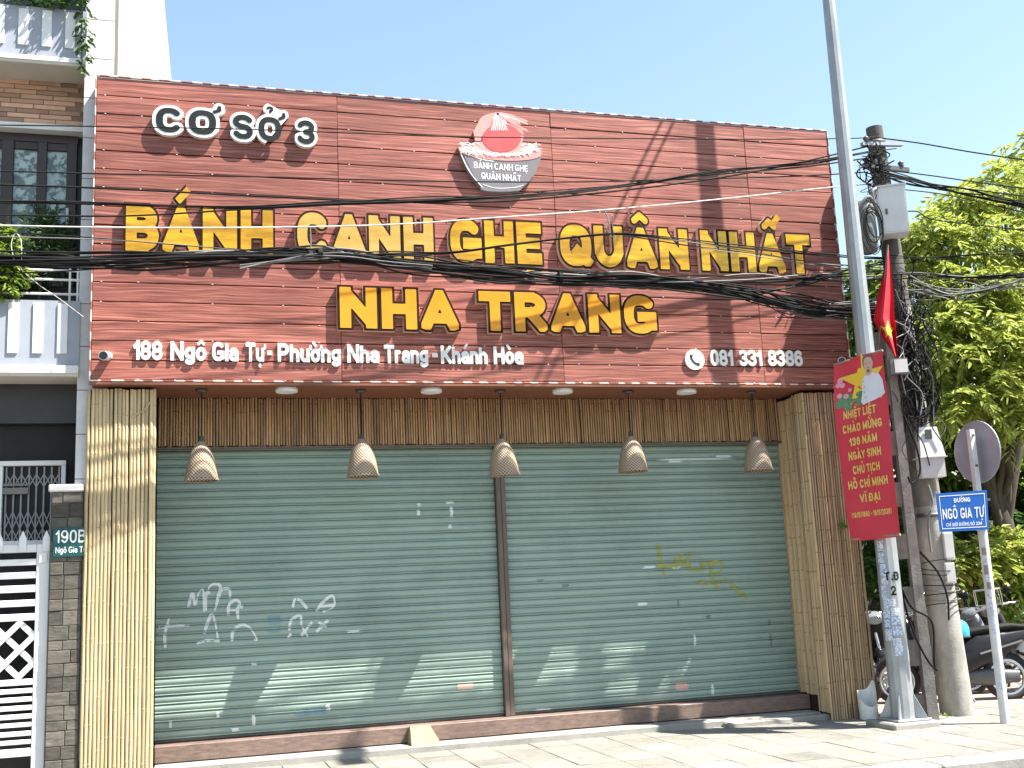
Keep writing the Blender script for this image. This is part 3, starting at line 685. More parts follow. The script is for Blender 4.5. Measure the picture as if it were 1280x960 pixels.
for a in ((885, 771, 6, 5), (706, 732, 9, 4), (961, 778, 3, 8), (963, 800, 2, 18), (847, 755, 3, 10), (675, 726, 8, 3)): patch(*a, 'paint_smudge', 'graffiti_d', s2, .9)
# loose tie on the left pillar, hook-and-wedge at the sill
wdg = MB().add([(2.07, 11.12, .081), (2.36, 11.12, .081), (2.36, 11.355, .081), (2.07, 11.355, .081), (2.09, 11.29, .245), (2.29, 11.29, .245), (2.29, 11.355, .245), (2.09, 11.355, .245)], [(0, 1, 5, 4), (1, 2, 6, 5), (2, 3, 7, 6), (3, 0, 4, 7), (4, 5, 6, 7), (0, 3, 2, 1)]).build('wedge_block', 'rust')
tag(wdg, 'pale wedge shaped block leaning on the red sill of the left shutter', 'block')

p_ = [PY(x, y, 10.858) for x, y in ((166, 521), (172, 517), (180, 513), (185, 507), (187, 503))]
MB().tube(spline(p_, 5), .0065, 6).build('split_strip', 'bamboo', pl)
# ================================================================== SIGN
SG = thing('shop_sign', (3.1, YF, ZSB), 'big wood panelled sign board with gold letters above the shutters', 'sign')
MB().box(XL + .012, XR - .012, YF + .024, 11.80, ZSB + .03, ZST - .012).build('backing', 'board_back', SG)
ROWS = 16; PZ0, PZ1 = 3.602, 6.585; ph = (PZ1 - PZ0) / ROWS; cuts = [XL + .014, 1.42, 3.71, 6.02, XR - .014]
for c in range(4):
    wdt = cuts[c + 1] - cuts[c] - .0015
    me = MB().bbox(-wdt / 2, wdt / 2, -.011, .011, -ph / 2 + .0045, ph / 2 - .0045, .005).mesh('plank')[0]; me.materials.append(M['plank'])
    for r in range(ROWS):
        link('plank', me, ((cuts[c] + cuts[c + 1]) / 2, YF + .011 + random.gauss(0, .0012), PZ0 + ph * (r + .5)), SG, (random.gauss(0, .004), 0, random.gauss(0, .0008)))
# small pale screw heads along the grooves
sc = MB()
for r in range(ROWS + 1):
    for k in range(24):
        x = XL + .09 + .335 * k + random.gauss(0, .004); z = PZ0 + ph * r + random.gauss(.002, .004)
        if random.random() < .5: sc.box(x - .007, x + .007, YF - .002, YF + .004, z - .0028, z + .0028)
tag(sc.build('screw_clips', 'white_pl', SG), kind='stuff')
# edge trim
tm = .013
for nm, a in (('top', (XL, XR, ZST - tm, ZST)), ('bottom', (XL, XR, PZ0 - tm - .002, PZ0 - .002)), ('left', (XL, XL + tm * .8, PZ0, ZST - tm - .001)), ('right', (XR - tm * .8, XR, PZ0, ZST - tm - .001))):
    MB().bbox(a[0], a[1], YF - .012, YF + .02, a[2], a[3], .004).build('edge_trim', 'trim', SG)
MB().bbox(XL, XR, YF - .008, YF + .026, ZSB, PZ0 - tm - .004, .003).build('drip_edge', 'soffit', SG)

def sign_words(words, wt, xs, cap, front, back, rim, mats, face_mats, name, track=.13, inner=0.0):
    """words: (text, left px, right px, baseline-left (x,y), baseline-right (x,y)); every letter is a part, its bright face a sub-part"""
    for text, pl_, pr_ in words:
        a = PY(*pl_, YF); b = PY(*pr_, YF); lay, tw = layout(text, wt, track, .3, xs)
        W = b.x - a.x; k = W / (tw * cap); z0, z1 = a.z, b.z
        for ch, x in lay:
            fn = lambda u, v, y, x=x: (a.x + (u + x) * cap * k, y, z0 + (z1 - z0) * ((u + x) * cap * k / W) + v * cap)
            mb = MB(); add_letter(mb, ch, wt, rim, 0, xs, fn, front, back)
            o = mb.build(name, mats, SG)
            fmm = face_mats(text) if callable(face_mats) else face_mats
            if fmm:
                m2 = MB(); add_letter(m2, ch, wt, inner, 0, xs, fn, front - .004, None); m2.build('letter_face', fmm, o, fixn=False)
YB = YF - .002
gold = lambda t: 'gold_dull' if t == 'CANH' else 'gold'
sign_words([('BÁNH', (157, 315.5), (341, 321.5)), ('CANH', (371, 322.5), (541, 328.5)), ('GHẸ', (562, 329), (676, 333)), ('QUÂN', (699, 334), (859, 339.5)), ('NHẤT', (875, 340), (1012, 344.5))],
           .265, 1.45, .455, YF - .06, YB, .055, ['brown_rim', 'letter_side'], gold, 'gold_letter', .13, .0)
sign_words([('NHA', (424, 411.5), (572, 415)), ('TRANG', (598, 415), (819, 419))], .255, 1.42, .415, YF - .06, YB, .055, ['brown_rim', 'letter_side'], 'orange', 'amber_letter', .14, .0)
sign_words([('CƠ', (194, 168), (271, 173)), ('SỞ', (290, 176), (352, 181)), ('3', (371, 183), (394, 184.5))], .25, 1.25, .265, YF - .058, YB, .09, ['white_pl', 'white_pl'], 'black_pl', 'black_letter', .2, -.02)
sign_words([('188', (166.5, 450), (203, 450.8)), ('Ngô', (213, 451), (258, 451.6)), ('Gia', (265, 451.7), (298, 452.1)), ('Tự', (307, 452.2), (330, 452.5)), ('-', (334, 451.8), (340, 451.9)),
            ('Phường', (347, 452.7), (426, 453.8)), ('Nha', (434, 453.9), (474, 454.3)), ('Trang', (480, 454.4), (535, 454.9)), ('-', (540, 454.3), (547, 454.5)),
            ('Khánh', (551, 455), (609, 455.6)), ('Hòa', (617, 455.7), (654, 456))], .215, 1.12, .185, YF - .022, YB, .0, ['white_pl', 'white_pl'], None, 'white_letter', .05)
sign_words([('081', (888, 457.6), (916, 457.8)), ('331', (924, 457.8), (952, 457.9)), ('8386', (960, 457.9), (1003, 458.2))], .205, 1.12, .178, YF - .022, YB, .0, ['white_pl', 'white_pl'], None, 'white_digit', .06)
# phone roundel
c = PY(867.5, 450, YF)
pc = MB().lathe([(.112, -.022), (.112, -.001)], (c.x, YF - .002, c.z), 32, 'y').build('phone_disc', 'white_pl', SG)
hs = [(c.x + a, 0, c.z + b) for a, b in ((-.038, .052), (-.042, .02), (-.022, -.022), (.018, -.05), (.05, -.052))]
mb = MB(); pts = spline(hs, 5)
for i, p in enumerate(pts):
    pass
vs = []; fs = []
for i, p in enumerate(pts):
    t = (pts[min(i + 1, len(pts) - 1)] - pts[max(i - 1, 0)]).normalized(); nn = Vector((-t.z, 0, t.x)); e = i / (len(pts) - 1); r_ = .010 + .012 * (abs(e - .5) * 2) ** 3
    vs += [(p.x + nn.x * r_, YF - .028, p.z + nn.z * r_), (p.x - nn.x * r_, YF - .028, p.z - nn.z * r_)]
fs = [(2 * i, 2 * i + 1, 2 * i + 3, 2 * i + 2) for i in range(len(pts) - 1)]
mb.add(vs, fs).build('handset', 'black_pl', pc, fixn=False)

# bowl logo: flat cut-out boards layered on a thick base
def lg(px, py): p = PY(px, py, YF); return (p.x, p.z)
z_ = lambda x, y: lg(540 + x / 6.857, 120 + y / 6.857)
bowl_px = [(215, 445), (225, 480), (245, 545), (285, 630), (340, 720), (400, 790), (415, 820), (470, 832), (560, 836), (660, 834), (740, 826), (765, 800), (820, 750), (870, 680), (905, 600), (928, 520), (925, 500)]
rim_px = [(215, 445)] + [(570 - 355 * math.cos(t) , 480 + 22 * t / math.pi - 90 * math.sin(t) * 0 + (-85 * math.sin(t))) for t in np.linspace(.15, math.pi - .1, 16)] + [(925, 505)]
low = [(570 + 350 * math.cos(t), 500 - 20 * math.cos(t) * -1 + 70 * math.sin(t)) for t in np.linspace(.05, math.pi - .05, 16)]
lb = MB(); lb.prism([z_(*p) for p in bowl_px] + [z_(*p) for p in rim_px[::-1][1:-1]], YF - .058, YB)
logo = lb.build('bowl_logo', ['logo_grey'], SG)
MB().prism([z_(*p) for p in rim_px] + [z_(x, y) for x, y in low], YF - .062, YF - .058).build('bowl_inside', 'logo_pink', logo)
def disc(cx, cy, rx, ry, n=28, wob=0): return [z_(cx + rx * math.cos(t) * (1 + wob * math.sin(5 * t)), cy + ry * math.sin(t) * (1 + wob * math.sin(7 * t))) for t in np.linspace(0, 2 * math.pi, n, endpoint=False)]
MB().prism(disc(565, 250, 180, 92, 30, .02) , YF - .052, YF - .03).prism([z_(*p) for p in ((385, 250), (345, 320), (360, 400), (760, 420), (775, 350), (745, 250))], YF - .0535, YF - .03).build('crab_shell', 'logo_pink', logo)
MB().prism(disc(585, 380, 165, 118), YF - .066, YF - .05).build('red_disc', 'logo_red', logo)
def stroke2(mb, pts, wd, y):
    pts = [Vector((*z_(*p),)) for p in pts]; vs = []
    pts = [Vector((p.x, 0, p.y)) for p in pts]; pts = spline(pts, 5)
    for i, p in enumerate(pts):
        t = (pts[min(i + 1, len(pts) - 1)] - pts[max(i - 1, 0)]).normalized(); nn = Vector((-t.z, 0, t.x)) * wd / 2
        vs += [(p.x + nn.x, y, p.z + nn.z), (p.x - nn.x, y, p.z - nn.z)]
    mb.add(vs, [(2 * i, 2 * i + 1, 2 * i + 3, 2 * i + 2) for i in range(len(pts) - 1)])
nd = MB(); rr = random.Random(3)
for i in range(9):
    x = 510 + 13 * i; stroke2(nd, [(552 + rr.uniform(-20, 20), 168), (x + 5, 215), (x, 270), (x + (x - 560) * .35, 318)], .0085, YF - .0685)
for i in range(70):
    a = rr.uniform(.1, math.pi - .1); k = rr.uniform(.62, .97); cx, cy = 570 + 335 * k * math.cos(a), 470 + 78 * k * math.sin(a)
    if abs(cx - 585) < 150 * (1.15 - (cy - 400) / 220) and cy < 490: continue
    stroke2(nd, [(cx - 34, cy + rr.uniform(-9, 16)), (cx, cy - 13), (cx + 34, cy + rr.uniform(-9, 16))], .0075, YF - .0675 - .0004 * (i % 6))
for s in (-1, 1):
    for i in range(16):
        cx, cy = 570 + s * rr.uniform(190, 330), rr.uniform(430, 490); stroke2(nd, [(cx - 30, cy + rr.uniform(-14, 14)), (cx, cy - 12), (cx + 30, cy + rr.uniform(-14, 14))], .0075, YF - .064 - .0003 * (i % 7))
stroke2(nd, [(228, 480), (330, 535), (420, 562), (520, 578)], .008, YF - .0605)
stroke2(nd, [(262, 570), (285, 620), (312, 660)], .008, YF - .0605)
stroke2(nd, [(220, 455), (250, 545), (310, 665), (420, 800)], .009, YF - .0603)
stroke2(nd, [(425, 775), (540, 806), (700, 800), (770, 780)], .007, YF - .0603)
tag(nd.build('noodles', 'white_pl', logo, fixn=False), kind='stuff')
cs = MB(); stroke2(cs, [(620, 180), (800, 240)], .022, YF - .071); stroke2(cs, [(560, 190), (800, 320)], .02, YF - .0705)
cs.build('chopsticks', 'logo_pink', logo, fixn=False)
cs = MB(); stroke2(cs, [(590, 180), (802, 262)], .008, YF - .0715); stroke2(cs, [(565, 182), (640, 215)], .006, YF - .0718); cs.build('chopstick_edge', 'white_pl', logo, fixn=False)
tx = MB()
for text, a, b, h in (('BÁNH CANH GHẸ', (348, 636), (808, 668), .072), ('QUÂN NHẤT', (412, 728), (752, 752), .072)):
    p, q = z_(*a), z_(*b); L = q[0] - p[0]; sl_ = (q[1] - p[1]) / L
    flat_text(tx, text, .17, lambda u, v, p=p, L=L, sl_=sl_: (p[0] + L / 2 + u, YF - .0605, p[1] + sl_ * (u + L / 2) + v), L, h, 1.0, .13, .3)
tx.build('logo_text', 'white_pl', logo, fixn=False)

# ================================================================== LAMPS AND CAMERAS ON THE SHOP FRONT
lamp_x = [.10, 1.635, 3.08, 4.50, 5.97]
ll = ['first hanging lamp from the left, beside the pale bamboo pillar', 'second hanging lamp from the left, wicker shade over the left shutter', 'middle hanging lamp, wicker shade in front of the shutter post',
      'fourth hanging lamp from the left, wicker shade over the right shutter', 'rightmost hanging lamp, wicker shade nearest the right bamboo pillar']
for i, x in enumerate(lamp_x):
    y = 11.0; dz = (0, .012, .0, .015, .0)[i]; zb = 2.675 + dz
    L = thing('pendant_lamp', (x, y, zb), ll[i], 'lamp', 'woven pendant lamps under the sign')
    MB().lathe([(.002, ZSB), (.055, ZSB - .001), (.058, ZSB - .018), (.03, ZSB - .03)], (x, y, 0), 16).build('ceiling_rose', 'steel_dark', L)
    MB().tube([(x, y, ZSB - .028), (x + .002, y, (ZSB + zb) / 2 + .2), (x, y, zb + .40)], .006, 6).build('cord', 'cable', L)
    MB().lathe([(.012, zb + .43), (.022, zb + .425), (.024, zb + .375), (.03, zb + .37)], (x, y, 0), 12).build('lamp_holder', 'steel_dark', L)
    outer = [(.028, .375), (.048, .355), (.085, .30), (.112, .235), (.132, .16), (.145, .08), (.153, .02), (.156, .0)]
    inner = [(r - .006, h) for r, h in outer[::-1]]
    sh = MB().lathe([(r, h) for r, h in outer] + inner, (x, y, zb), 36, caps=False).build('wicker_shade', 'wicker', L)
    sh.rotation_euler = (random.gauss(0, .02), random.gauss(0, .02), random.uniform(0, 6))
    MB().lathe([(.160, -.006), (.163, .003), (.159, .012), (.149, .012), (.147, .0), (.160, -.006)], (x, y, zb), 30, caps=False).build('shade_rim', 'wicker', sh)
    MB().lathe([(.0, .13), (.022, .14), (.034, .175), (.03, .21), (.015, .25), (.014, .37)], (x, y, zb), 14, caps=False).build('bulb', 'white_pl', L)
dl = ['left of the middle of the left shutter', 'near the centre post, over the left shutter', 'over the right shutter, right of the centre post', 'near the right pillar under the phone number']
for i, x in enumerate((.90, 2.34, 3.74, 5.15)):
    o = thing('ceiling_light', (x, 10.93, ZSB), 'white disc ceiling light ' + dl[i], 'ceiling light', 'disc lights under the sign')
    MB().lathe([(.105, ZSB), (.108, ZSB - .012), (.108, ZSB - .032), (.102, ZSB - .038)], (x, 10.93, 0), 28).build('housing', 'white_pl', o)
    MB().lathe([(.095, ZSB - .0385), (.07, ZSB - .042), (.0, ZSB - .043)], (x, 10.93, 0), 28, caps=False).build('diffuser', 'white_paint', o)
def cctv(px, py, label, aim):
    p = PY(px, py, YF); o = thing('security_camera', (p.x, YF, p.z), label, 'camera', 'bullet cameras on the sign corners')
    a = Vector(aim).normalized(); q = Vector((p.x, YF - .035, p.z))
    MB().lathe([(.03, -.02), (.03, 0)], (p.x, YF - .002, p.z), 14, 'y').tube([(p.x, YF - .02, p.z), q + Vector((0, 0, -.005))], .012, 8).build('bracket', 'white_pl', o)
    MB().tube([q - a * .05, q - a * .045, q + a * .13, q + a * .15], [.035, .042, .044, .044], 16).build('housing', 'white_pl', o)
    MB().tube([q + a * .1505, q + a * .157], [.038, .036], 16).build('lens', 'glass_dark', o)
cctv(134, 446, 'white bullet security camera at the lower left corner of the sign', (-.15, -1, -.18))
cctv(1050, 453, 'dark fronted bullet security camera at the lower right corner of the sign', (-.5, -.8, -.1))

# ================================================================== NEIGHBOUR HOUSE (left)
NH = thing('neighbour_house', (-2.3, 11.3, 0), 'grey and white house with balconies and tiled wall left of the sign', 'house')
XW = -3.9; XE = -1.0; YW = 11.30
# party column of pale stone panels
col = MB().box(-1.012, -.752, 10.962, 11.6, 0, 9.8).build('column', 'stone_back', NH)
for k in range(23):
    MB().bbox(-1.018, -.746, 10.948, 10.9615, .22 + .415 * k, .22 + .415 * (k + 1) - .006, .003).build('stone_panel', 'stone_white', col)
# set-back white stair wall above the shop roof, its right edge leaning
MB().prism([(-.80, 3.7), (-.19, 3.7), (-.22, 7.12), (-.30, 8.02), (-.42, 9.4), (-.80, 9.4)], 11.8, 13.6, True).build('stair_wall', 'white_wall', NH)
MB().box(XW, XE, 11.42, 16, 0, 9.8).build('house_body', 'dark_wall', NH)
# balconies
def balcony(z0, z1, zs, label):
    p = MB().box(XW, XE - .004, 10.93, 11.02, z0, z1).build('parapet', 'blue_grey', NH)
    for k in range(13):
        x = XE - .155 - .213 * k
        MB().bbox(x - .045, x + .045, 10.916, 10.9295, z0 + .13, z1 - .03, .003).build('white_bar', 'parapet_white', p)
    s = MB().bbox(XW, XE - .002, 10.895, 11.299, zs, z0 - .002, .006).build('balcony_slab', 'slab_beige', NH)
    MB().bbox(XW, XE - .003, 10.885, 10.8945, zs + .03, z0 + .012, .002).build('slab_edge', 'white_paint', s)
    return p
p2 = balcony(6.80, 7.34, 6.735, '')
MB().tube([(XW, 10.97, 7.50), (XE, 10.97, 7.50)], .018, 8).tube([(-1.25, 10.97, 7.34), (-1.25, 10.97, 7.50)], .012, 6).build('handrail', 'dark_frame', p2)
p1 = balcony(3.745, 4.385, 3.655, '')
for z in (4.46, 4.60, 4.69): MB().tube([(XW, 10.975, z), (XE, 10.975, z)], .012, 8).build('rail_bar', 'white_paint', p1)
for x in (-1.105, -1.035, -2.3, -3.2): MB().tube([(x, 10.976, 4.385), (x, 10.976, 4.76)], .011, 8).build('rail_bar', 'white_paint', p1)
# brick tile wall, upper floor
bw = MB().box(XW, XE - .003, YW, 11.419, 6.27, 6.734).build('brick_wall', 'mortar', NH)
bh = .0505; bl = .30
bme = MB().bbox(-bl / 2 + .003, bl / 2 - .003, -.008, .008, -bh / 2 + .003, bh / 2 - .003, .003).mesh('brick')[0]; bme.materials.append(M['brick'])
for r in range(9):
    off = (0, .5, .22, .7, .4, .1, .62, .3, .85)[r] * bl
    for k in range(10):
        x = XE - .006 - off - bl * k + bl / 2
        if XW + bl / 2 < x < XE - bl / 2 - .004:
            link('brick', bme, (x, YW - .004 + random.gauss(0, .0015), 6.285 + bh * (r + .5)), bw)
    rem = off if off > .05 else 0
    if rem:
        x1 = XE - .006; x0 = x1 - (off - bl / 2) if off > bl / 2 else None
        if off > bl / 2 + .04:
            MB().bbox(x1 - (off - bl / 2) + .0, x1 - .003, YW - .012, YW + .004, 6.285 + bh * r + .003, 6.285 + bh * (r + 1) - .003, .003).build('brick', 'brick', bw)
MB().bbox(XW, XE - .003, 11.24, 11.418, 6.205, 6.268, .004).build('lintel', 'white_paint', NH)
# upper window with dark frame and patterned panes
wz0, wz1 = 4.55, 6.15
wn_ = MB().box(XW, XE - .10, 11.36, 11.418, 6.12, 6.2).build('window', 'dark_frame', NH)
MB().box(XW, XE - .10, 11.36, 11.418, wz0, wz0 + .09).build('window_frame', 'dark_frame', wn_)
for x0, x1 in ((-1.20, -1.105), (-1.475, -1.385), (-1.80, -1.69), (-2.10, -2.02), (-2.4, -2.3)):
    MB().bbox(x0, x1, 11.345, 11.417, wz0 + .092, 6.118, .004).build('window_frame', 'dark_frame', wn_)
for x0, x1 in ((-1.384, -1.201), (-1.689, -1.476), (-2.019, -1.801), (-2.299, -2.101)):
    MB().box(x0, x1, 11.395, 11.405, wz0 + .092, 6.04).build('pane', 'curtain', wn_)
    MB().bbox(x0, x1, 11.37, 11.417, 6.042, 6.118, .003).build('window_frame', 'dark_frame', wn_)
MB().bbox(-1.19, -1.165, 11.28, 11.343, 5.2, 5.42, .004).build('window_handle', 'white_paint', wn_)
MB().box(XW, XE - .004, 11.30, 11.419, 3.75, wz0 - .002).build('sill_wall', 'dark_wall', NH)
# ground floor: dark porch, window with white frame and folding grille
YG = 12.2
MB().box(XW, XE - .003, 11.3, 11.418, 3.28, 3.654).build('porch_beam', 'dark_wall', NH)
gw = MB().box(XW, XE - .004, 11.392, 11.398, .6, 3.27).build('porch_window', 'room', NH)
def zpx(y, yy=11.36): return PY(60, y, yy).z
for a in ((-1.86, XE - .135, zpx(582), zpx(576)), (-1.86, XE - .135, zpx(681), zpx(675))):
    MB().bbox(a[0] - 1, a[1], 11.335, 11.39, a[2], a[3], .004).build('window_frame', 'white_paint', gw)
for x0, x1 in ((-1.175, -1.135), (-1.73, -1.685), (-2.4, -2.35)):
    MB().bbox(x0, x1, 11.33, 11.391, zpx(690), zpx(582) - .002, .004).build('window_frame', 'white_paint', gw)
MB().bbox(-1.684, -1.46, 11.34, 11.385, zpx(607), zpx(604), .003).build('window_shelf', 'cable_grey', gw)
MB().bbox(-1.684, -1.46, 11.34, 11.385, zpx(617), zpx(609), .003).build('window_shelf', 'cable_grey', gw)
for k in range(8):
    x = -1.66 + .066 * k; MB().bar((x, 11.38, zpx(678)), (x, 11.38, zpx(583)), .014, .008).build('grille_bar', 'grille', gw)
for k in range(7):
    x = -1.66 + .066 * k
    for za, zb in ((zpx(608), zpx(592)), (zpx(660), zpx(638)), (zpx(678), zpx(660))):
        MB().bar((x, 11.374, za), (x + .066, 11.374, zb), .009, .005).build('grille_strip', 'grille', gw); MB().bar((x + .066, 11.368, za), (x, 11.368, zb), .009, .005).build('grille_strip', 'grille', gw)

# gate post with stone cladding
GP = thing('gate_post', (-1.07, 11.0, 0), 'stone clad gate post with pale cap beside the bamboo pillar', 'gate post')
MB().box(-1.205, -.935, 10.912, 11.28, 0, 2.585).build('core', 'stone_back', GP)
MB().bbox(-1.235, -.93, 10.885, 11.30, 2.587, 2.655, .012).build('cap', 'stone_white', GP)
z = 0; r = 0
while z < 2.55:
    h = random.choice((.10, .115, .13, .085)); h = min(h, 2.583 - z)
    c1 = -1.205 + random.uniform(.09, .19)
    for x0, x1 in ((-1.207, c1), (c1, -.936)):
        MB().bbox(x0 + .003, x1 - .003, 10.897 + random.uniform(0, .008), 10.92, z + .003, z + h - .003, .004).build('stone', 'stone', GP)
    MB().bbox(-1.212, -1.196, 10.925, 11.27, z + .003, z + h - .003, .004).build('stone', 'stone', GP)
    z += h; r += 1
NP = thing('house_number_plate', (-1.04, 10.89, 2.1), 'teal house number plate fixed to the stone gate post', 'plate')
MB().bbox(-1.185, -.905, 10.886, 10.8935, 2.0, 2.265, .003).build('plate', 'plate_green', NP)
t = MB(); flat_text(t, '190B', .14, lambda u, v: (-1.035 + u, 10.8845, 2.125 + v), .255, .115, .9, .12)
flat_text(t, 'Ngô Gia Tự', .13, lambda u, v: (-1.03 + u, 10.8845, 2.035 + v), .26, .055, .8, .08, .25)
t.build('lettering', 'white_pl', NP, fixn=False)

# white gate
GT = thing('gate', (-1.9, 10.98, 0), 'white metal gate with pickets, slats and a lattice panel at far left', 'gate')
gy0, gy1 = 10.955, 10.995; gr = -1.215; gl = -2.75
zp = lambda y: 2.2 - (y - 670) / 144.7
for x in (gr - .055, -1.99, gl + .055): MB().bbox(x - .055, x + .055, gy0, gy1, .06, zp(681), .005).build('stile', 'white_paint', GT)
def rail(ya, yb, x0=gl + .112, x1=gr - .112): MB().bbox(x0, x1, gy0 + .004, gy1 - .004, zp(yb), zp(ya), .004).build('slat', 'white_paint', GT)
for x0, x1 in ((-1.933, gr - .112), (gl + .112, -2.047)):
    for a in ((681, 691), (699.5, 707.5), (716, 724.5), (733, 742), (751.5, 760), (769, 778), (851, 858.5), (862.5, 868.5), (873, 879), (883.5, 889.5), (894, 900), (904.5, 910), (915, 921), (925.5, 931), (936, 946)):
        rail(*a, x0, x1)
    za, zb = zp(851) + .002, zp(778) - .002; w_ = x1 - x0; st = .235
    k = -4
    lat = []
    while k < 8:
        for sgn in (1, -1):
            a = Vector((x0 + k * st, 0, za)); d = Vector((zb - za, 0, zb - za)); b = a + d
            if sgn < 0: a, b = Vector((a.x, 0, zb)), Vector((b.x, 0, za))
            lo, hi = max(x0, a.x), min(x1, b.x)
            if hi - lo > .05:
                f = lambda x: a.z + (b.z - a.z) * (x - a.x) / (b.x - a.x)
                y = 10.968 if sgn > 0 else 10.982
                MB().bar((lo, y, f(lo)), (hi, y, f(hi)), .05, .012).build('lattice_bar', 'white_paint', GT)
        k += 1
for k in range(9):
    x = gr - .03 - .197 * k
    MB().prism([(x - .03, zp(690)), (x + .03, zp(690)), (x + .03, zp(673)), (x, zp(663)), (x - .03, zp(673))], gy0 - .012, gy0 - .001, True).build('picket', 'white_paint', GT)
MB().bbox(gr - .09, gr - .02, gy0 - .012, gy0 - .001, zp(705), zp(693), .003).build('latch', 'white_paint', GT)

# ---- foliage -------------------------------------------------------
def leaf_cloud(name, m, parent, sprays, leaf=(.16, .055), per=12, droop=.5, seed=1, twig=.45):
    """sprays: (centre, outward dir, length). every spray is a twig with leaves on both sides"""
    r = np.random.default_rng(seed); V = []; Fc = []
    for c, d, L in sprays:
        c = np.array(c, float); d = np.array(d, float); d = d / (np.linalg.norm(d) + 1e-9)
        side = np.cross(d, [0, 0, 1.0]); side /= (np.linalg.norm(side) + 1e-9)
        for i in range(per):
            s = (i + .5) / per; p = c + d * L * s + np.array([0, 0, -droop * L * s * s])
            sg = 1 if i % 2 else -1
            ax = side * sg * r.uniform(.5, 1.0) + d * r.uniform(.35, .95) + np.array([0, 0, -droop * r.uniform(.2, 1.1)]) + r.normal(0, .22, 3); ax /= np.linalg.norm(ax)
            nrm = np.array([0, 0, 1.0]) + r.normal(0, .45, 3); wv = np.cross(ax, nrm); wv /= (np.linalg.norm(wv) + 1e-9); nn = np.cross(wv, ax)
            l = leaf[0] * r.uniform(.65, 1.2); wd = leaf[1] * r.uniform(.7, 1.15)
            o = len(V); dn = np.array([0, 0, -.12 * l])
            V += [p, p + ax * l * .35 + wv * wd * .5 + nn * wd * .18, p + ax * l * .75 + wv * wd * .36 + nn * wd * .1 + dn * .6, p + ax * l + dn, p + ax * l * .75 - wv * wd * .36 + nn * wd * .1 + dn * .6, p + ax * l * .35 - wv * wd * .5 + nn * wd * .18, p + ax * l * .55 + dn * .35]
            Fc += [(o, o + 1, o + 6), (o + 1, o + 2, o + 6), (o + 2, o + 3, o + 6), (o + 3, o + 4, o + 6), (o + 4, o + 5, o + 6), (o + 5, o, o + 6)]
    me = bpy.data.meshes.new(name); A = np.array(V); cc = (A.min(0) + A.max(0)) / 2
    me.from_pydata((A - cc).tolist(), [], Fc); me.materials.append(M[m]); me.update()
    return link(name, me, cc, parent)
def blob_sprays(r, c, rad, n, L, up=.15, shell=.55):
    out = []
    for _ in range(n):
        d = r.normal(0, 1, 3); d /= np.linalg.norm(d); k = shell + (1 - shell) * r.random() ** .5
        p = np.array(c) + d * np.array(rad) * k; dd = d * np.array([1, 1, .5]) + np.array([0, 0, up]) + r.normal(0, .3, 3)
        out.append((p - dd / np.linalg.norm(dd) * L * .5, dd, L * r.uniform(.6, 1.25)))
    return out
rl_ = np.random.default_rng(11)
# plants on the neighbour's balcony
PC = thing('balcony_conifer', (-1.42, 11.16, 4.4), 'dark feathery conifer bush standing behind the lower balcony rail', 'bush')
leaf_cloud('foliage', 'leaf_pine', PC, blob_sprays(rl_, (-1.36, 11.15, 4.98), (.26, .10, .42), 260, .22, .5, .2) + blob_sprays(rl_, (-1.68, 11.15, 4.75), (.25, .1, .16), 80, .18, .3, .2), (.075, .014), 14, .15, 3)
MB().tube([(-1.4, 11.16, 4.39), (-1.38, 11.16, 4.7), (-1.36, 11.15, 5.2)], [.02, .014, .006], 6).build('stem', 'bark', PC)
PL = thing('balcony_shrub', (-1.85, 11.0, 4.4), 'light green leafy shrub spilling over the lower balcony at the left edge', 'shrub')
leaf_cloud('foliage', 'leaf_mid', PL, blob_sprays(rl_, (-1.72, 10.93, 4.68), (.26, .14, .22), 150, .16, .1, .3) + blob_sprays(rl_, (-1.85, 11.0, 5.0), (.28, .12, .22), 110, .16, .2, .3), (.075, .034), 10, .4, 4)
MB().tube([(-1.9, 11.03, 4.39), (-1.87, 11.0, 4.7), (-1.85, 11.0, 5.05)], [.018, .014, .006], 6).build('stem', 'bark', PL)
CR = thing('creeper', (-1.35, 10.9, 7.3), 'dark creeper hanging over the right end of the top balcony', 'creeper')
sp = []
for x0, zt, n in ((-1.025, 7.40, 20), (-1.02, 7.3, 6)):
    for i in range(n):
        zz = zt - .72 * i / n * (1 if x0 > -1.05 else .5); sp.append(((x0 + rl_.normal(0, .025), 10.88 + rl_.normal(0, .02), zz), (rl_.normal(0, 1), -.6, -.6), .07))
for i in range(50): sp.append(((rl_.uniform(-1.62, -1.02), 10.92 + rl_.normal(0, .04), 7.38 + rl_.normal(.03, .05)), (rl_.normal(0, 1), -.5, .2), .10))
leaf_cloud('foliage', 'leaf_deep', CR, sp, (.06, .034), 6, .4, 5)
MB().tube([(-1.04, 10.88, 7.4), (-1.05, 10.885, 7.0), (-1.03, 10.882, 6.7)], .005, 5).build('stem', 'bark', CR)

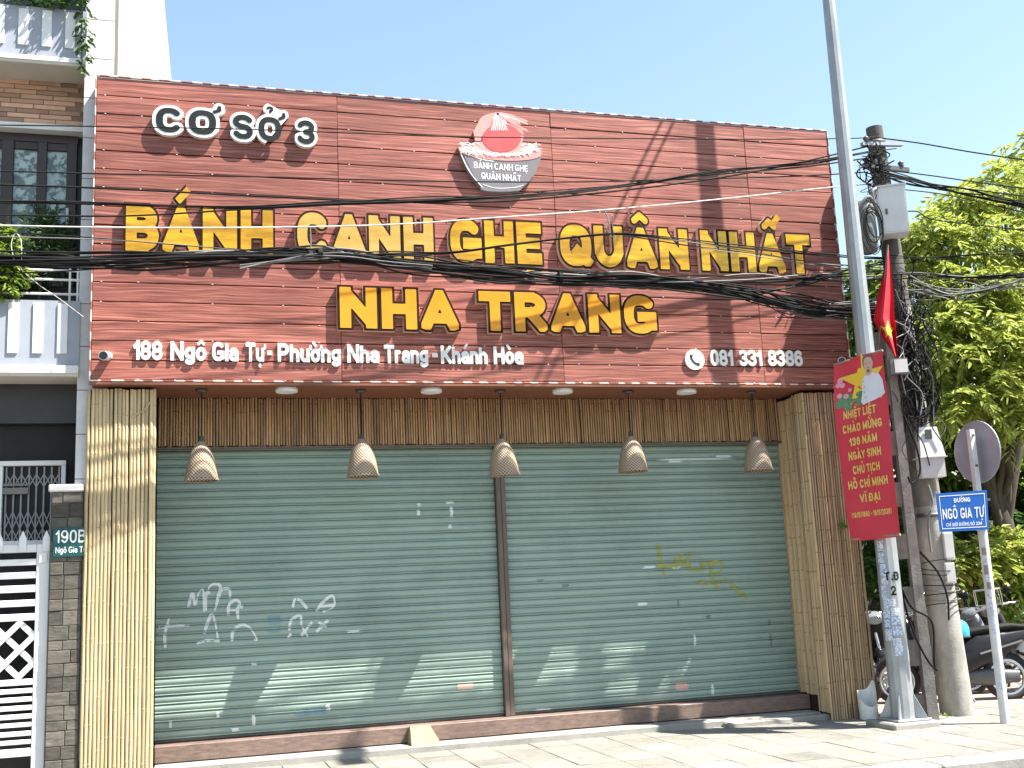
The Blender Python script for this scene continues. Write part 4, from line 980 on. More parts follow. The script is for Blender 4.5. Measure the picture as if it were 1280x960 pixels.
# ================================================================== RIGHT: POLES
lp = Vector((6.815, 10.04, 0))
LP = thing('street_lamp', (lp.x, lp.y, 0), 'tall tapered galvanised lamp post with stickers and the red banner', 'lamp post')
dxz = -.0035
pad = MB().bbox(lp.x - .27, lp.x + .25, lp.y - .24, lp.y + .27, -.03, .075, .015).build('concrete_pad', 'cement', LP)
n = 12; H = 9.6
post = MB().lathe([(.118 - .0066 * h, h) for h in np.linspace(.08, H, 14)], (lp.x, lp.y, 0), n, smooth=False)
LPp = post.build('lamp_pole', 'steel', LP)
g = MB().bbox(lp.x - .19, lp.x + .19, lp.y - .19, lp.y + .19, .077, .097, .004)
for a in range(4):
    d = Vector((math.cos(math.pi / 4 + a * math.pi / 2), math.sin(math.pi / 4 + a * math.pi / 2), 0)); s_ = Vector((-d.y, d.x, 0)) * .006
    A = [lp + d * .1 + Vector((0, 0, .098)), lp + d * .23 + Vector((0, 0, .098)), lp + d * .10 + Vector((0, 0, .36))]
    g.add([p + s_ for p in A] + [p - s_ for p in A], [(0, 1, 2), (5, 4, 3), (0, 3, 4, 1), (1, 4, 5, 2), (2, 5, 3, 0)])
g.build('base_plate', 'steel', LP)
for o in (-.07, .07):
    MB().tube([(lp.x + o, lp.y - .02, 9.5), (lp.x + o, lp.y - .10, 9.74), (lp.x + o - .01, lp.y - .9, 9.80), (lp.x + o * .5 - .01, lp.y - 1.75, 9.88)], .019, 8).build('lamp_arm', 'steel', LP)
MB().bbox(lp.x - .13, lp.x + .13, lp.y - 2.35, lp.y - 1.72, 9.86, 9.96, .03).build('lantern', 'steel', LP)
# stickers and stencil on the pole: quads bent round the shaft
def on_pole(th, z, e=.002): r_ = .118 - .0066 * z + e; return (lp.x + r_ * math.cos(th), lp.y + r_ * math.sin(th), z)
TH0 = math.atan2(-lp.y, -lp.x)
def pole_patch(th0, th1, z0, z1, m, e=.0025):
    vs = [on_pole(th0 + (th1 - th0) * i / 4, zz, e) for zz in (z0, z1) for i in range(5)]
    return MB().add(vs, [(i, i + 1, i + 6, i + 5) for i in range(4)]).build('sticker', m, LPp, fixn=False)
rk = random.Random(5)
zc = 1.84
while zc > .92:
    h = rk.uniform(.07, .13); t0 = TH0 - rk.uniform(.75, .95); pole_patch(t0, t0 + rk.uniform(.5, .75), zc - h, zc, rk.choice(['sticker_blue', 'sticker_white', 'sticker_blue'])); zc -= h + rk.uniform(.0, .02)
zc = 1.26
while zc > .78:
    h = rk.uniform(.06, .1); t0 = TH0 - rk.uniform(.15, .3); pole_patch(t0, t0 + rk.uniform(.55, .85), zc - h, zc, rk.choice(['sticker_blue', 'sticker_white'])); zc -= h + rk.uniform(.005, .03)
pole_patch(TH0 - .05, TH0 + .55, .70, .80, 'sticker_blue')
t = MB()
for tx_, zz, wd, hh in (('T.Đ', 1.44, .16, .085), ('2', 1.29, .05, .095)):
    flat_text(t, tx_, .2, lambda u, v: on_pole(TH0 + .28 + u / .11, zz + v, .0028), wd, hh, 1, .12)
t.build('stencil', 'cable', LPp, fixn=False)

# banner --------------------------------------------------------------
TLb, BLb = PY(1043, 455, 10.20), PY(1066, 677, 10.20); TRb, BRb = PY(1104, 437, 9.66), PY(1126, 671, 9.66)
def ban(u, v, e=0):
    """u 0..1 left-right, v 0..1 bottom-top"""
    a = BLb.lerp(TLb, v); b = BRb.lerp(TRb, v); p = a.lerp(b, u)
    nrm = (b - a).cross(Vector((0, 0, 1))).normalized()
    if nrm.y > 0: nrm = -nrm
    bulge = .035 * math.sin(math.pi * v) * (1 - u) * 1.2
    wave = .012 * math.sin(u * 9 + v * 3) * v + .008 * math.sin(v * 11 + u * 4)
    return p + (a - b).normalized() * bulge + nrm * (wave + .02 + e)
BN = thing('banner', tuple(BLb.lerp(BRb, .5)), 'red vertical banner with a portrait and gold lettering tied to the lamp post', 'banner')
def grid(fn, nu, nv): return ([fn(i / nu, j / nv) for j in range(nv + 1) for i in range(nu + 1)], [(j * (nu + 1) + i, j * (nu + 1) + i + 1, (j + 1) * (nu + 1) + i + 1, (j + 1) * (nu + 1) + i) for j in range(nv) for i in range(nu)])
cl = MB(); cl.add(*grid(lambda u, v: ban(u, v), 14, 40), True); cl.add(*grid(lambda u, v: ban(u, v, -.003), 14, 40), True); cl.build('cloth', 'banner_red', BN, fixn=False)
bdr = MB()
bdr.tube([ban(0, .012, -.006), ban(1, .012, -.006)], .014, 8).build('bottom_batten', 'rust', BN)
MB().tube([ban(0, .995, -.008), ban(1, .995, -.008)], .012, 8).build('top_batten', 'rust', BN)
def bpoly(poly, e, name, m):
    """polygon in banner coordinates, tessellated so that it follows the cloth"""
    mb = MB(); vs = [Vector(p) for p in poly]; ed = [(i, (i + 1) % len(vs)) for i in range(len(vs))]
    v, _, f, *_r = delaunay_2d_cdt(vs, ed, [], 1, 1e-5)
    mb.add([ban(p.x, p.y, e) for p in v], [tuple(t_) for t_ in f]); return mb.build(name, m, BN, fixn=False)
AS = 3.45    # banner height / width
star = [(.60 + (.52 if k % 2 == 0 else .20) * math.sin(k * math.pi / 5), .865 + (.52 if k % 2 == 0 else .20) * math.cos(k * math.pi / 5) / AS) for k in range(10)]
star = [(min(max(x, .0), .985), y) for x, y in star]
bpoly(star, .0015, 'printed_star', 'yellow')
el = lambda cx, cy, rx, ry, n=20: [(cx + rx * math.cos(2 * math.pi * i / n), cy + ry * math.sin(2 * math.pi * i / n) / AS) for i in range(n)]
rb = random.Random(8)
mb = MB()
for i in range(30):
    cx, cy = rb.uniform(.08, .52), rb.uniform(.725, .79) + (.02 if i % 3 else .0)
    bl_ = el(cx, cy, rb.uniform(.04, .09), rb.uniform(.03, .07), 8); mb.add([ban(x, y, .002 + .0001 * i) for x, y in bl_], [tuple(range(8))])
mb.build('printed_leaves', 'print_green', BN, fixn=False)
mb = MB()
for cx, cy, r_ in ((.12, .895, .055), (.08, .87, .05), (.16, .865, .05), (.22, .80, .05), (.10, .81, .05), (.30, .83, .04)):
    mb.add([ban(x, y, .0055) for x, y in el(cx, cy, r_, r_, 9)], [tuple(range(9))])
mb.build('printed_flowers', 'print_pink', BN, fixn=False)
bpoly([(.52, .745), (.56, .80), (.575, .855), (.62, .880), (.68, .892), (.80, .89), (.90, .875), (.955, .84), (.965, .79), (.975, .765), (.90, .752), (.78, .742), (.66, .735), (.56, .728)], .006, 'printed_tunic', 'print_white')
bpoly([(.66, .885), (.66, .91), (.63, .93), (.62, .955), (.645, .975), (.70, .985), (.765, .98), (.80, .962), (.805, .935), (.78, .912), (.765, .888), (.71, .878)], .0066, 'printed_face', 'skin')
bpoly([(.615, .95), (.62, .975), (.66, .992), (.73, .996), (.79, .985), (.815, .96), (.80, .955), (.775, .975), (.70, .982), (.65, .972), (.635, .95), (.635, .925)], .0072, 'printed_hair', 'hair')
mb = MB()
for (cx, cy, rx, ry) in ((.675, .947, .018, .008), (.748, .945, .018, .008), (.71, .905, .03, .035), (.712, .922, .028, .007)): mb.add([ban(x, y, .0075) for x, y in el(cx, cy, rx, ry, 8)], [tuple(range(8))])
for k in range(4): mb.add([ban(x, y, .0075) for x, y in el(.60 + .012 * (k % 2), .855 - .03 * k, .011, .011, 7)], [tuple(range(7))])
mb.build('printed_details', 'hair', BN, fixn=False)
Lw, Lh = (TRb - TLb).length, (TLb - BLb).length
for tx_, v, wd, hh in (('NHIỆT LIỆT', .672, .62, .046), ('CHÀO MỪNG', .593, .74, .046), ('136 NĂM', .517, .54, .046), ('NGÀY SINH', .441, .64, .046), ('CHỦ TỊCH', .362, .54, .046), ('HỒ CHÍ MINH', .283, .78, .046), ('VĨ ĐẠI', .205, .40, .044), ('(19/5/1890 - 19/5/2026)', .125, .78, .030)):
    sh_ = -.03 if 'NHI' in tx_ else 0
    t = MB(); flat_text(t, tx_, .23, lambda u, w__: ban(.5 + sh_ + u, v + w__, .004), wd, hh, 1.0, .14, .35); t.build('lettering', 'print_gold', BN, fixn=False)
for vv in (.93, .15):
    MB().tube([ban(.45, vv, -.01), lp + Vector((-.1, .0, PY(1085, 500, 10).z if vv > .5 else 2.1))], .004, 5).build('tie_wire', 'steel_dark', BN)

# round concrete pole ---------------------------------------------------
rb0 = Vector((7.78, 10.50, 0)); rt0 = PY(1092.5, 160, 10.50)
UPp = thing('utility_pole', (rb0.x, rb0.y, 0), 'tall round concrete utility pole carrying the cable bundles', 'utility pole')
def rpos(z): return rb0.lerp(rt0, z / rt0.z)
for z0_, z1_, m_ in ((-.02, 2.2, 'concrete_sunlit'), (2.2, 4.4, 'concrete'), (4.4, rt0.z, 'concrete_dark')):
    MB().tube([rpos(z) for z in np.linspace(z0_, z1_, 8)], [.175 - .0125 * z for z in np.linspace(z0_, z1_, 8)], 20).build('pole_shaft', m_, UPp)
for z in (6.36, 6.05, 5.75, 4.3, 3.2, 2.1):
    p = rpos(z); r_ = .175 - .0125 * z
    MB().lathe([(r_ + .004, -.02), (r_ + .012, -.02), (r_ + .012, .02), (r_ + .004, .02)], (p.x, p.y, z), 18, caps=False).build('band', 'steel_dark', UPp)
p = rpos(6.1)
MB().bar((p.x - .32, p.y - .16, 6.02), (p.x + .30, p.y - .10, 6.02), .05, .05).build('cross_arm', 'steel_dark', UPp)
MB().bar((p.x - .30, p.y - .14, 6.28), (p.x + .26, p.y - .10, 6.33), .04, .05).build('cross_arm', 'steel', UPp)
for dx, zz in ((-.27, 6.05), (-.16, 6.05), (.2, 6.05), (-.24, 6.31)):
    MB().lathe([(.018, 0), (.036, .015), (.022, .03), (.038, .045), (.026, .065), (.012, .075)], (p.x + dx, p.y - .13 + dx * .06, zz - .008), 10).build('insulator', 'steel_dark', UPp)

# rectangular concrete pole with recesses ------------------------------
hb = Vector((7.27, 10.42, 0))
HP = thing('slotted_pole', (hb.x, hb.y, 0), 'short weathered rectangular concrete pole with slots next to the lamp post', 'pole')
ang = math.radians(-28); ax_, ay_ = Vector((math.cos(ang), math.sin(ang), 0)), Vector((-math.sin(ang), math.cos(ang), 0))
HT = 4.2; lean = Vector((-.0, 0, 0))
def hbox(mb, u0, u1, v0, v1, z0, z1, z0b=None):
    """box in the pole's own axes, tapering upwards"""
    vs = []
    for zz in (z0, z1):
        k = 1 - .07 * zz
        for v in (v0, v1):
            for u in (u0, u1): vs.append(hb + ax_ * u * k + ay_ * v * k + Vector((0, 0, zz)))
    return mb.add(vs, [(0, 2, 3, 1), (4, 5, 7, 6), (0, 1, 5, 4), (2, 6, 7, 3), (0, 4, 6, 2), (1, 3, 7, 5)])
for u_ in ((.06, .17), (-.17, -.10)): mb = MB(); hbox(mb, *u_, -.14, .14, 0, HT); mb.build('flange', 'concrete_red', HP)
z = 0
for k in range(8):
    mb = MB(); hbox(mb, -.0995, .0595, -.05, .05, z, min(z + .26, HT)); z += .55; mb.build('web', 'concrete_red', HP)
MB().bbox(hb.x - .2, hb.x + .2, hb.y - .16, hb.y + .1, -.02, .04, .01).build('footing', 'cement', HP)

# cabinet on the utility pole ------------------------------------------
cp = rpos(5.5)
CB = thing('cable_cabinet', (cp.x + .05, cp.y - .2, 5.2), 'white metal cabinet mounted high on the round utility pole', 'cabinet')
cA, cB_ = Vector((.70, -.71, 0)), Vector((.71, .70, 0)); q0 = PY(1103, 300, 10.22)
ctr = PY(1115, 266, 10.30)
MB().obox(ctr, (.86, -.5, 0), (.5, .86, 0), (0, 0, 1), .15, .13, .27).build('cabinet_box', 'box_white', CB)
MB().obox(ctr + Vector((.0, 0, .278)), (.86, -.5, 0), (.5, .86, 0), (0, 0, 1), .165, .145, .008).build('cabinet_lid', 'box_white', CB)
fr = Vector((-.5, -.86, 0))
MB().obox(ctr + fr * .133, (.86, -.5, 0), (.5, .86, 0), (0, 0, 1), .135, .003, .25).build('cabinet_door', 'box_white', CB)
MB().obox(ctr + fr * .142 + Vector((-.06, .035, -.02)), (.86, -.5, 0), (.5, .86, 0), (0, 0, 1), .012, .006, .03).build('lock', 'steel_dark', CB)
DR = thing('splice_closure', (ctr.x - .3, ctr.y + .05, 5.1), 'grey rounded splice box with coiled cable left of the cabinet', 'cable box')
c2 = PY(1082, 284, 10.36)
MB().lathe([(.05, .30), (.10, .28), (.118, .22), (.118, -.22), (.10, -.29), (.05, -.31)], tuple(c2), 16).build('closure_body', 'cable_grey', DR)
for k in range(5):
    cc = c2 + Vector((rl_.normal(0, .03), -.12, -.05 + rl_.normal(0, .05))); rr_ = .12 + .03 * k * .5
    MB().tube([cc + Vector((rr_ * .75 * math.cos(t_), -.01 * k, rr_ * 1.5 * math.sin(t_))) for t_ in np.linspace(0, 2 * math.pi, 22)], .006, 5, caps=False).build('cable_coil', 'cable', DR)
for a, b, c_ in (((1095, 262), (1086, 246), (1072, 262)), ((1098, 270), (1090, 240), (1104, 236))):
    MB().tube(spline([PY(*a, 10.3), PY(*b, 10.25), PY(*c_, 10.3)], 6), .022, 8).build('conduit', 'cable_grey', DR)

# meter boxes ---------------------------------------------------------
MBX = thing('meter_box', tuple(PY(1161, 603, 10.25)), 'white meter box with a dark window and hinged hood', 'meter box')
mc = PY(1160, 553, 10.27); U3, V3, Z3 = Vector((.94, -.34, 0)), Vector((.34, .94, 0)), Vector((0, 0, 1))
MB().add([mc + U3 * a + V3 * b + Z3 * c_ for a, b, c_ in ((-.12, -.1, -.16), (.14, -.1, -.16), (.14, .1, -.16), (-.12, .1, -.16), (-.10, -.06, .16), (.09, -.06, .16), (.09, .1, .16), (-.10, .1, .16))], [(0, 1, 5, 4), (1, 2, 6, 5), (2, 3, 7, 6), (3, 0, 4, 7), (4, 5, 6, 7), (0, 3, 2, 1)]).build('hood', 'box_white', MBX)
MB().obox(mc + Z3 * -.275, U3, V3, Z3, .125, .09, .105).build('meter_case', 'box_white', MBX)
MB().obox(mc + Z3 * -.168, U3, V3, Z3, .15, .12, .006).build('hood_lip', 'box_white', MBX)
MB().obox(mc + Z3 * .08 - V3 * .0795 - U3 * .01, U3, V3 + Z3 * .12, Z3, .035, .006, .05).build('window', 'glass_dark', MBX)
for i, (px, py, sx, sz, lb_) in enumerate(((1184, 682, .05, .15, 'upper small grey junction box behind the street name plate'), (1186, 716, .05, .11, 'lower small grey junction box below the street name plate'))):
    c_ = PY(px, py, 10.35); o = thing('junction_box', tuple(c_ - Z3 * sz), lb_, 'junction box', 'junction boxes on the utility pole')
    MB().obox(c_, U3, V3, Z3, sx, .06, sz).build('box_body', 'box_white', o)
    MB().obox(c_ - V3 * .0665, U3, V3, Z3, sx * .85, .006, sz * .85).build('box_cover', 'box_white', o)
o = thing('small_cabinet', tuple(PY(1122, 470, 10.2)), 'small grey metal box on top of the slotted pole below the flag', 'junction box')
c_ = PY(1122, 459, 10.20); MB().obox(c_, U3, V3, Z3, .09, .07, .085).build('box_body', 'cable_grey', o)
MB().obox(c_ + U3 * .018 - V3 * .0735, U3, V3, Z3, .068, .003, .07).build('box_cover', 'box_white', o)

# flag -----------------------------------------------------------------
FL = thing('flag', tuple(PY(1100, 446, 10.05)), 'red flag with a yellow star hanging from a thin staff by the poles', 'flag')
fa_, fb_ = PY(1097, 447, 10.12), PY(1110, 306, 10.0)
MB().tube([fa_, fb_], .009, 6).build('staff', 'cable_grey', FL)
Lft = [(1109, 309), (1103, 345), (1096, 375), (1092, 400), (1100, 418), (1110, 432), (1118, 445)]
Rgt = [(1111, 309), (1114, 340), (1117, 370), (1118, 395), (1120, 410), (1121, 428), (1122, 446)]
def flag(u, v, e=0):
    t_ = v * (len(Lft) - 1); i = min(int(t_), len(Lft) - 2); f = t_ - i
    l_ = (Lft[i][0] + (Lft[i + 1][0] - Lft[i][0]) * f, Lft[i][1] + (Lft[i + 1][1] - Lft[i][1]) * f); r_ = (Rgt[i][0] + (Rgt[i + 1][0] - Rgt[i][0]) * f, Rgt[i][1] + (Rgt[i + 1][1] - Rgt[i][1]) * f)
    y = 10.03 + .09 * math.sin(u * 8.5 + v * 1.3) * min(1, .25 + v) - e
    return PY(l_[0] + (r_[0] - l_[0]) * u, l_[1] + (r_[1] - l_[1]) * u, y)
mb = MB(); mb.add(*grid(lambda u, v: flag(u, v), 26, 30), True); mb.build('flag_cloth', 'flag_red', FL, fixn=False)
mb = MB()
st_ = [(.52 + (.42 if k % 2 == 0 else .17) * math.sin(k * math.pi / 5 + .3), .66 + (.13 if k % 2 == 0 else .05) * math.cos(k * math.pi / 5 + .3)) for k in range(10)]
vs = [Vector(p) for p in st_] ; ed = [(i, (i + 1) % 10) for i in range(10)]
for a in np.linspace(.15, .9, 14):
    for b_ in np.linspace(.5, .85, 14): vs.append(Vector((a, b_)))
v, _, f, *_r = delaunay_2d_cdt(vs, ed, [], 1, 1e-5)
mb.add([flag(p.x, p.y, .006) for p in v], [tuple(t_) for t_ in f]).build('star', 'yellow', FL, fixn=False)

# street name plate and round sign --------------------------------------
sp0 = PZ(1257, 906, 0)
SP = thing('road_sign', (sp0.x, sp0.y, 0), 'round traffic sign seen from the back on a white painted pole', 'road sign')
MB().tube([(sp0.x, sp0.y, z) for z in np.linspace(-.02, 2.0, 8)], .046, 14).build('sign_pole', 'pole_white', SP)
MB().tube([(sp0.x, sp0.y, z) for z in np.linspace(1.95, 2.92, 5)], .040, 4, smooth=False).build('sign_channel', 'pole_white', SP)
rk = random.Random(12)
zc = 1.72
while zc > .3:
    h = rk.uniform(.05, .10); t0 = math.atan2(-sp0.y, -sp0.x) - rk.uniform(.3, .8)
    vs = [(sp0.x + .0485 * math.cos(t0 + .9 * i / 3), sp0.y + .0485 * math.sin(t0 + .9 * i / 3), zz) for zz in (zc - h, zc) for i in range(4)]
    if zc > 1.0 or rk.random() < .4: MB().add(vs, [(i, i + 1, i + 5, i + 4) for i in range(3)]).build('sticker', rk.choice(['sticker_white', 'sticker_white', 'concrete']), SP, fixn=False)
    zc -= h + rk.uniform(.0, .05)
dn = Vector((.86, .5, 0)); dn = Vector((.35, .94, 0)); dc = PY(1221.5, 565, sp0.y + .07)
a1 = Vector((.80, -.60, 0)); a1 = Vector((.93, .36, 0)).normalized(); nn_ = Vector((-a1.y, a1.x, 0))
# disc turned about the vertical so that it shows as a tall ellipse
R_ = .322; th_ = math.radians(-47); view = Vector((dc.x, dc.y, 0)).normalized(); perp = Vector((view.y, -view.x, 0)); a1 = (perp * math.cos(th_) + view * math.sin(th_)); nn_ = Vector((0, 0, 1)).cross(a1)
if nn_.dot(view) < 0: nn_ = -nn_
mb = MB(); prof = [(R_ - .012, -.012), (R_, -.008), (R_, .006), (R_ - .01, .008)]
ring = []
for r_, h_ in prof: ring += [dc + (a1 * math.cos(t_) + Vector((0, 0, 1)) * math.sin(t_)) * r_ + nn_ * h_ for t_ in np.linspace(0, 2 * math.pi, 40, endpoint=False)]
mb.add(ring, [(i * 40 + k, i * 40 + (k + 1) % 40, (i + 1) * 40 + (k + 1) % 40, (i + 1) * 40 + k) for i in range(3) for k in range(40)]); mb.add(ring[:40], [tuple(range(40))]); mb.add(ring[-40:], [tuple(range(40))[::-1]])
mb.build('sign_disc', 'sign_back', SP)
for zz in (.16, -.15): MB().lathe([(.012, -.05), (.012, -.03)], (sp0.x, sp0.y + .005, dc.z + zz), 8, 'y').build('bolt', 'steel_dark', SP)
SN = thing('street_name_plate', tuple(PY(1204, 663, sp0.y - .06)), 'blue street name plate with white letters on the sign pole', 'street sign')
yl, yr = sp0.y - .02, sp0.y - .17
cnr = [PY(1170, 617, yl), PY(1233.5, 612.5, yr), PY(1236.5, 662, yr), PY(1175, 665, yl)]
def snp(u, v, e=0):
    p = cnr[3].lerp(cnr[2], u).lerp(cnr[0].lerp(cnr[1], u), v); nv = (cnr[1] - cnr[0]).cross(cnr[3] - cnr[0]).normalized()
    if nv.y > 0: nv = -nv
    return p + nv * e
def slab(fn, u0, u1, v0, v1, e0, e1):
    vs = [fn(u, v, e) for e in (e0, e1) for v in (v0, v1) for u in (u0, u1)]
    return MB().add(vs, [(0, 2, 3, 1), (4, 5, 7, 6), (0, 1, 5, 4), (2, 6, 7, 3), (0, 4, 6, 2), (1, 3, 7, 5)])
slab(snp, 0, 1, 0, 1, -.012, 0).build('plate', 'sign_blue', SN)
bd = MB()
for a in ((.05, .95, .07, .09), (.05, .95, .91, .93), (.05, .062, .09, .91), (.938, .95, .09, .91)):
    bd.add([snp(a[0], a[2], .002), snp(a[1], a[2], .002), snp(a[1], a[3], .002), snp(a[0], a[3], .002)], [(0, 1, 2, 3)])
for tx_, v_, wd, hh, wt_ in (('ĐƯỜNG', .735, .32, .11, .2), ('NGÔ GIA TỰ', .32, .82, .27, .17), ('CHỈ GIỚI ĐƯỜNG ĐỎ 20M', .13, .72, .085, .17)):
    flat_text(bd, tx_, wt_, lambda u, v: snp(.5 + u, v_ + v, .002), wd, hh, 1, .13, .4)
bd.build('lettering', 'white_pl', SN, fixn=False)
mb = MB()
for zz in (cnr[0].z - .08, cnr[3].z + .08): mb.obox((sp0.x - .01, sp0.y - .045, zz), (1, 0, 0), (0, 1, 0), (0, 0, 1), .055, .075, .012)
mb.build('clamp', 'steel_dark', SN)

# cut white tub at the right pillar
bk = PZ(1093, 903, 0); bk = Vector((6.87, 10.74, 0))
BKo = thing('cut_tub', tuple(bk), 'cut open white plastic tub standing at the foot of the right bamboo pillar', 'bucket')
vs = []; N = 36
for k in range(N):
    t_ = 2 * math.pi * k / N; fr_ = max(0, math.cos(t_ + math.pi / 2 + .15)); top = .30 - .16 * fr_ ** .8 + .10 * max(0, math.cos(t_ - .15)) ** 6
    for j in range(6): s_ = j / 5; rr_ = .088 + .012 * s_; vs.append((bk.x + rr_ * math.cos(t_), bk.y + rr_ * math.sin(t_), .004 + top * s_))
mb = MB().add(vs, [(k * 6 + j, ((k + 1) % N) * 6 + j, ((k + 1) % N) * 6 + j + 1, k * 6 + j + 1) for k in range(N) for j in range(5)], True)
mb.add([(bk.x + .086 * math.cos(2 * math.pi * k / N), bk.y + .086 * math.sin(2 * math.pi * k / N), .012) for k in range(N)], [tuple(range(N))])
mb.build('tub_wall', 'white_pl', BKo)
MB().lathe([(.0, .10), (.084, .105)], tuple(bk), 20, caps=False).build('dark_water', 'rubber', BKo)

# ================================================================== CABLES
def cpts(px, y0, y1, x0=0, x1=1090, pw=1.0):
    """pixels along a cable; its distance from the street runs linearly between its two ends"""
    return [PY(x, y, y0 + (y1 - y0) * max(0, min(1.1, (x - x0) / (x1 - x0))) ** pw) for x, y in px]
def cable(px, y0, y1, r, label, m='cable', group=None, x0=0, x1=1090, name='cable'):
    o = MB().tube(spline(cpts(px, y0, y1, x0, x1), 8), r, 6).build(name, m); return tag(o, label, 'cable', group)
def bundle(px, y0, y1, n, spread, r, label, x0=0, x1=1090, seed=1, mats=('cable',), knots=()):
    rr = random.Random(seed); base = cpts(px, y0, y1, x0, x1); c0 = base[len(base) // 2]
    th = thing('cable_bundle', tuple(base[0]), label, 'cable')
    for k in range(n):
        pts = []; ph1, ph2 = rr.uniform(0, 6.28), rr.uniform(0, 6.28); oy, oz = rr.gauss(0, spread * .5), rr.gauss(0, spread * .6)
        for i, p in enumerate(base):
            s = i / (len(base) - 1); pts.append(p + Vector((0, oy + spread * .5 * math.sin(ph1 + 5 * s) + rr.gauss(0, spread * .25), oz + spread * .8 * math.sin(ph2 + 7 * s) + rr.gauss(0, spread * .45) * (2.2 if k % 4 == 0 else 1))))
        MB().tube(spline(pts, 7), r * rr.uniform(.6, 1.25), 6).build('strand', rr.choice(mats), th)
    for i in knots:
        p = base[i]; MB().tube([p + Vector((-.02, 0, 0)), p + Vector((.02, 0, 0))], spread * 1.5, 10).build('cable_tie', 'cable', th)
    return th
cable([(-30, 156), (120, 158), (320, 162), (540, 170), (700, 172.5), (940, 174), (1060, 173), (1094, 171)], 10.12, 10.36, .006, 'topmost thin cable crossing the bowl logo and the black letters')
cable([(-30, 213), (120, 217), (320, 221), (520, 226), (700, 227.5), (860, 224), (1000, 220), (1085, 215)], 10.12, 10.36, .007, 'thin cable crossing the lower half of the bowl logo')
cable([(-30, 230), (120, 235), (320, 245), (480, 252), (620, 252), (760, 240), (900, 222), (1000, 203), (1084, 183)], 10.12, 10.36, .009, 'cable just below the bowl, rising to the pole top at right')
bundle([(-30, 252), (90, 254), (200, 257), (310, 258.5), (420, 254), (540, 249), (660, 243), (780, 232), (900, 215), (1010, 204), (1085, 191)], 10.12, 10.36, 5, .014, .0065, 'black cable bundle running over the tops of the gold letters', seed=4)
cable([(-30, 268), (150, 270), (300, 262), (420, 256), (560, 251), (700, 241), (850, 222), (1000, 209), (1088, 197)], 10.12, 10.36, .008, 'single black cable over the tops of the first gold word')
cable([(-30, 281), (120, 284), (300, 284.5), (480, 281), (620, 272), (760, 262), (900, 249), (1040, 234), (1092, 230)], 10.12, 10.36, .0065, 'thin white cable crossing the upper part of the gold letters', 'cable_white')
cable([(-30, 288), (100, 296), (220, 306), (320, 313), (400, 317)], 10.11, 10.2, .005, 'thin black cable sloping across the first gold word', x1=400)
cable([(-30, 295), (140, 300), (260, 309), (330, 316), (410, 318)], 10.11, 10.2, .005, 'thin grey cable sloping across the first gold word to the bundle', 'cable_grey', x1=400)
MBU = bundle([(-30, 327), (70, 327.5), (160, 326), (260, 323), (340, 319), (400, 317.5), (450, 321), (520, 331), (620, 341), (700, 346.5), (790, 351), (860, 357), (910, 365), (960, 376), (1010, 386), (1060, 391), (1105, 392)], 10.12, 10.34, 24, .040, .0085, 'thick sagging black cable bundle under the gold letters', seed=9, mats=('cable', 'cable', 'cable', 'cable', 'cable', 'cable_grey'), knots=(5, 9))
bundle([(300, 333), (350, 327), (400, 323), (440, 322), (480, 326), (540, 333)], 10.14, 10.2, 4, .022, .005, 'pale loose wires tied to the thick bundle left of centre', x0=300, x1=540, seed=6, mats=('cable_white', 'cable_grey'))
bundle([(820, 351), (880, 350), (950, 348), (1010, 346), (1060, 344), (1110, 343)], 10.29, 10.33, 8, .028, .008, 'black cable bundle running level to the poles below the last gold word', x0=820, x1=1110, seed=13, mats=('cable', 'cable', 'cable_grey'))
bundle([(400, 322), (480, 316), (560, 316), (640, 306), (700, 299), (757, 293.5), (800, 295), (880, 304), (960, 312), (1060, 321), (1105, 323)], 10.2, 10.32, 3, .008, .0055, 'thin cables peaking in the middle of the word with a wire loop', x0=400, seed=21)
bundle([(780, 296), (860, 306), (940, 316), (1010, 327), (1060, 333), (1105, 335)], 10.28, 10.32, 3, .02, .0045, 'fine wires slanting across the last gold word', x0=780, x1=1105, seed=22, mats=('cable_grey', 'cable'))
bundle([(950, 366), (985, 360), (1020, 350), (1060, 338), (1105, 330)], 10.3, 10.33, 4, .02, .006, 'wires rising from the sagging bundle to the poles at right', x0=950, x1=1105, seed=23)
bundle([(940, 368), (965, 384), (985, 396), (1000, 393), (1040, 384), (1105, 377)], 10.3, 10.33, 5, .022, .0045, 'loose wires drooping at the right end of the sign', x0=940, x1=1105, seed=24, mats=('cable', 'cable_grey'))
c = PY(764, 283, 10.25)
tag(MB().tube([c + Vector((.035 * math.sin(t_) + .02 * math.cos(2 * t_), 0, .115 * math.cos(t_))) for t_ in np.linspace(0, 6.6, 30)], .005, 6).tube([c + Vector((-.06, 0, .16)), c + Vector((-.035, 0, .10)), c + Vector((-.02, 0, .02))], .006, 6).build('wire_loop', 'cable_grey'), 'small upright wire loop in front of the letter U', 'wire')
c = PY(388, 300, 10.19)
tag(MB().tube([c + Vector((0, 0, .12)), c + Vector((.004, 0, 0)), c + Vector((.0, 0, -.15))], .006, 6).box(c.x - .015, c.x + .02, c.y - .012, c.y + .012, c.z - .16, c.z - .08).build('cable_hanger', 'cable_grey'), 'thin upright hanger on the thick bundle in front of the second word', 'hanger')
cable([(15, 318), (28, 338), (50, 357), (75, 374), (104, 396)], 10.12, 10.74, .004, 'white wire dropping from the left bundle to the sign edge', 'cable_white', x0=15, x1=104)
cable([(18, 326), (14, 306), (19, 292), (26, 300), (27, 326)], 10.12, 10.12, .004, 'white wire loop over the shrub at the far left', 'cable_white', x0=0, x1=30)
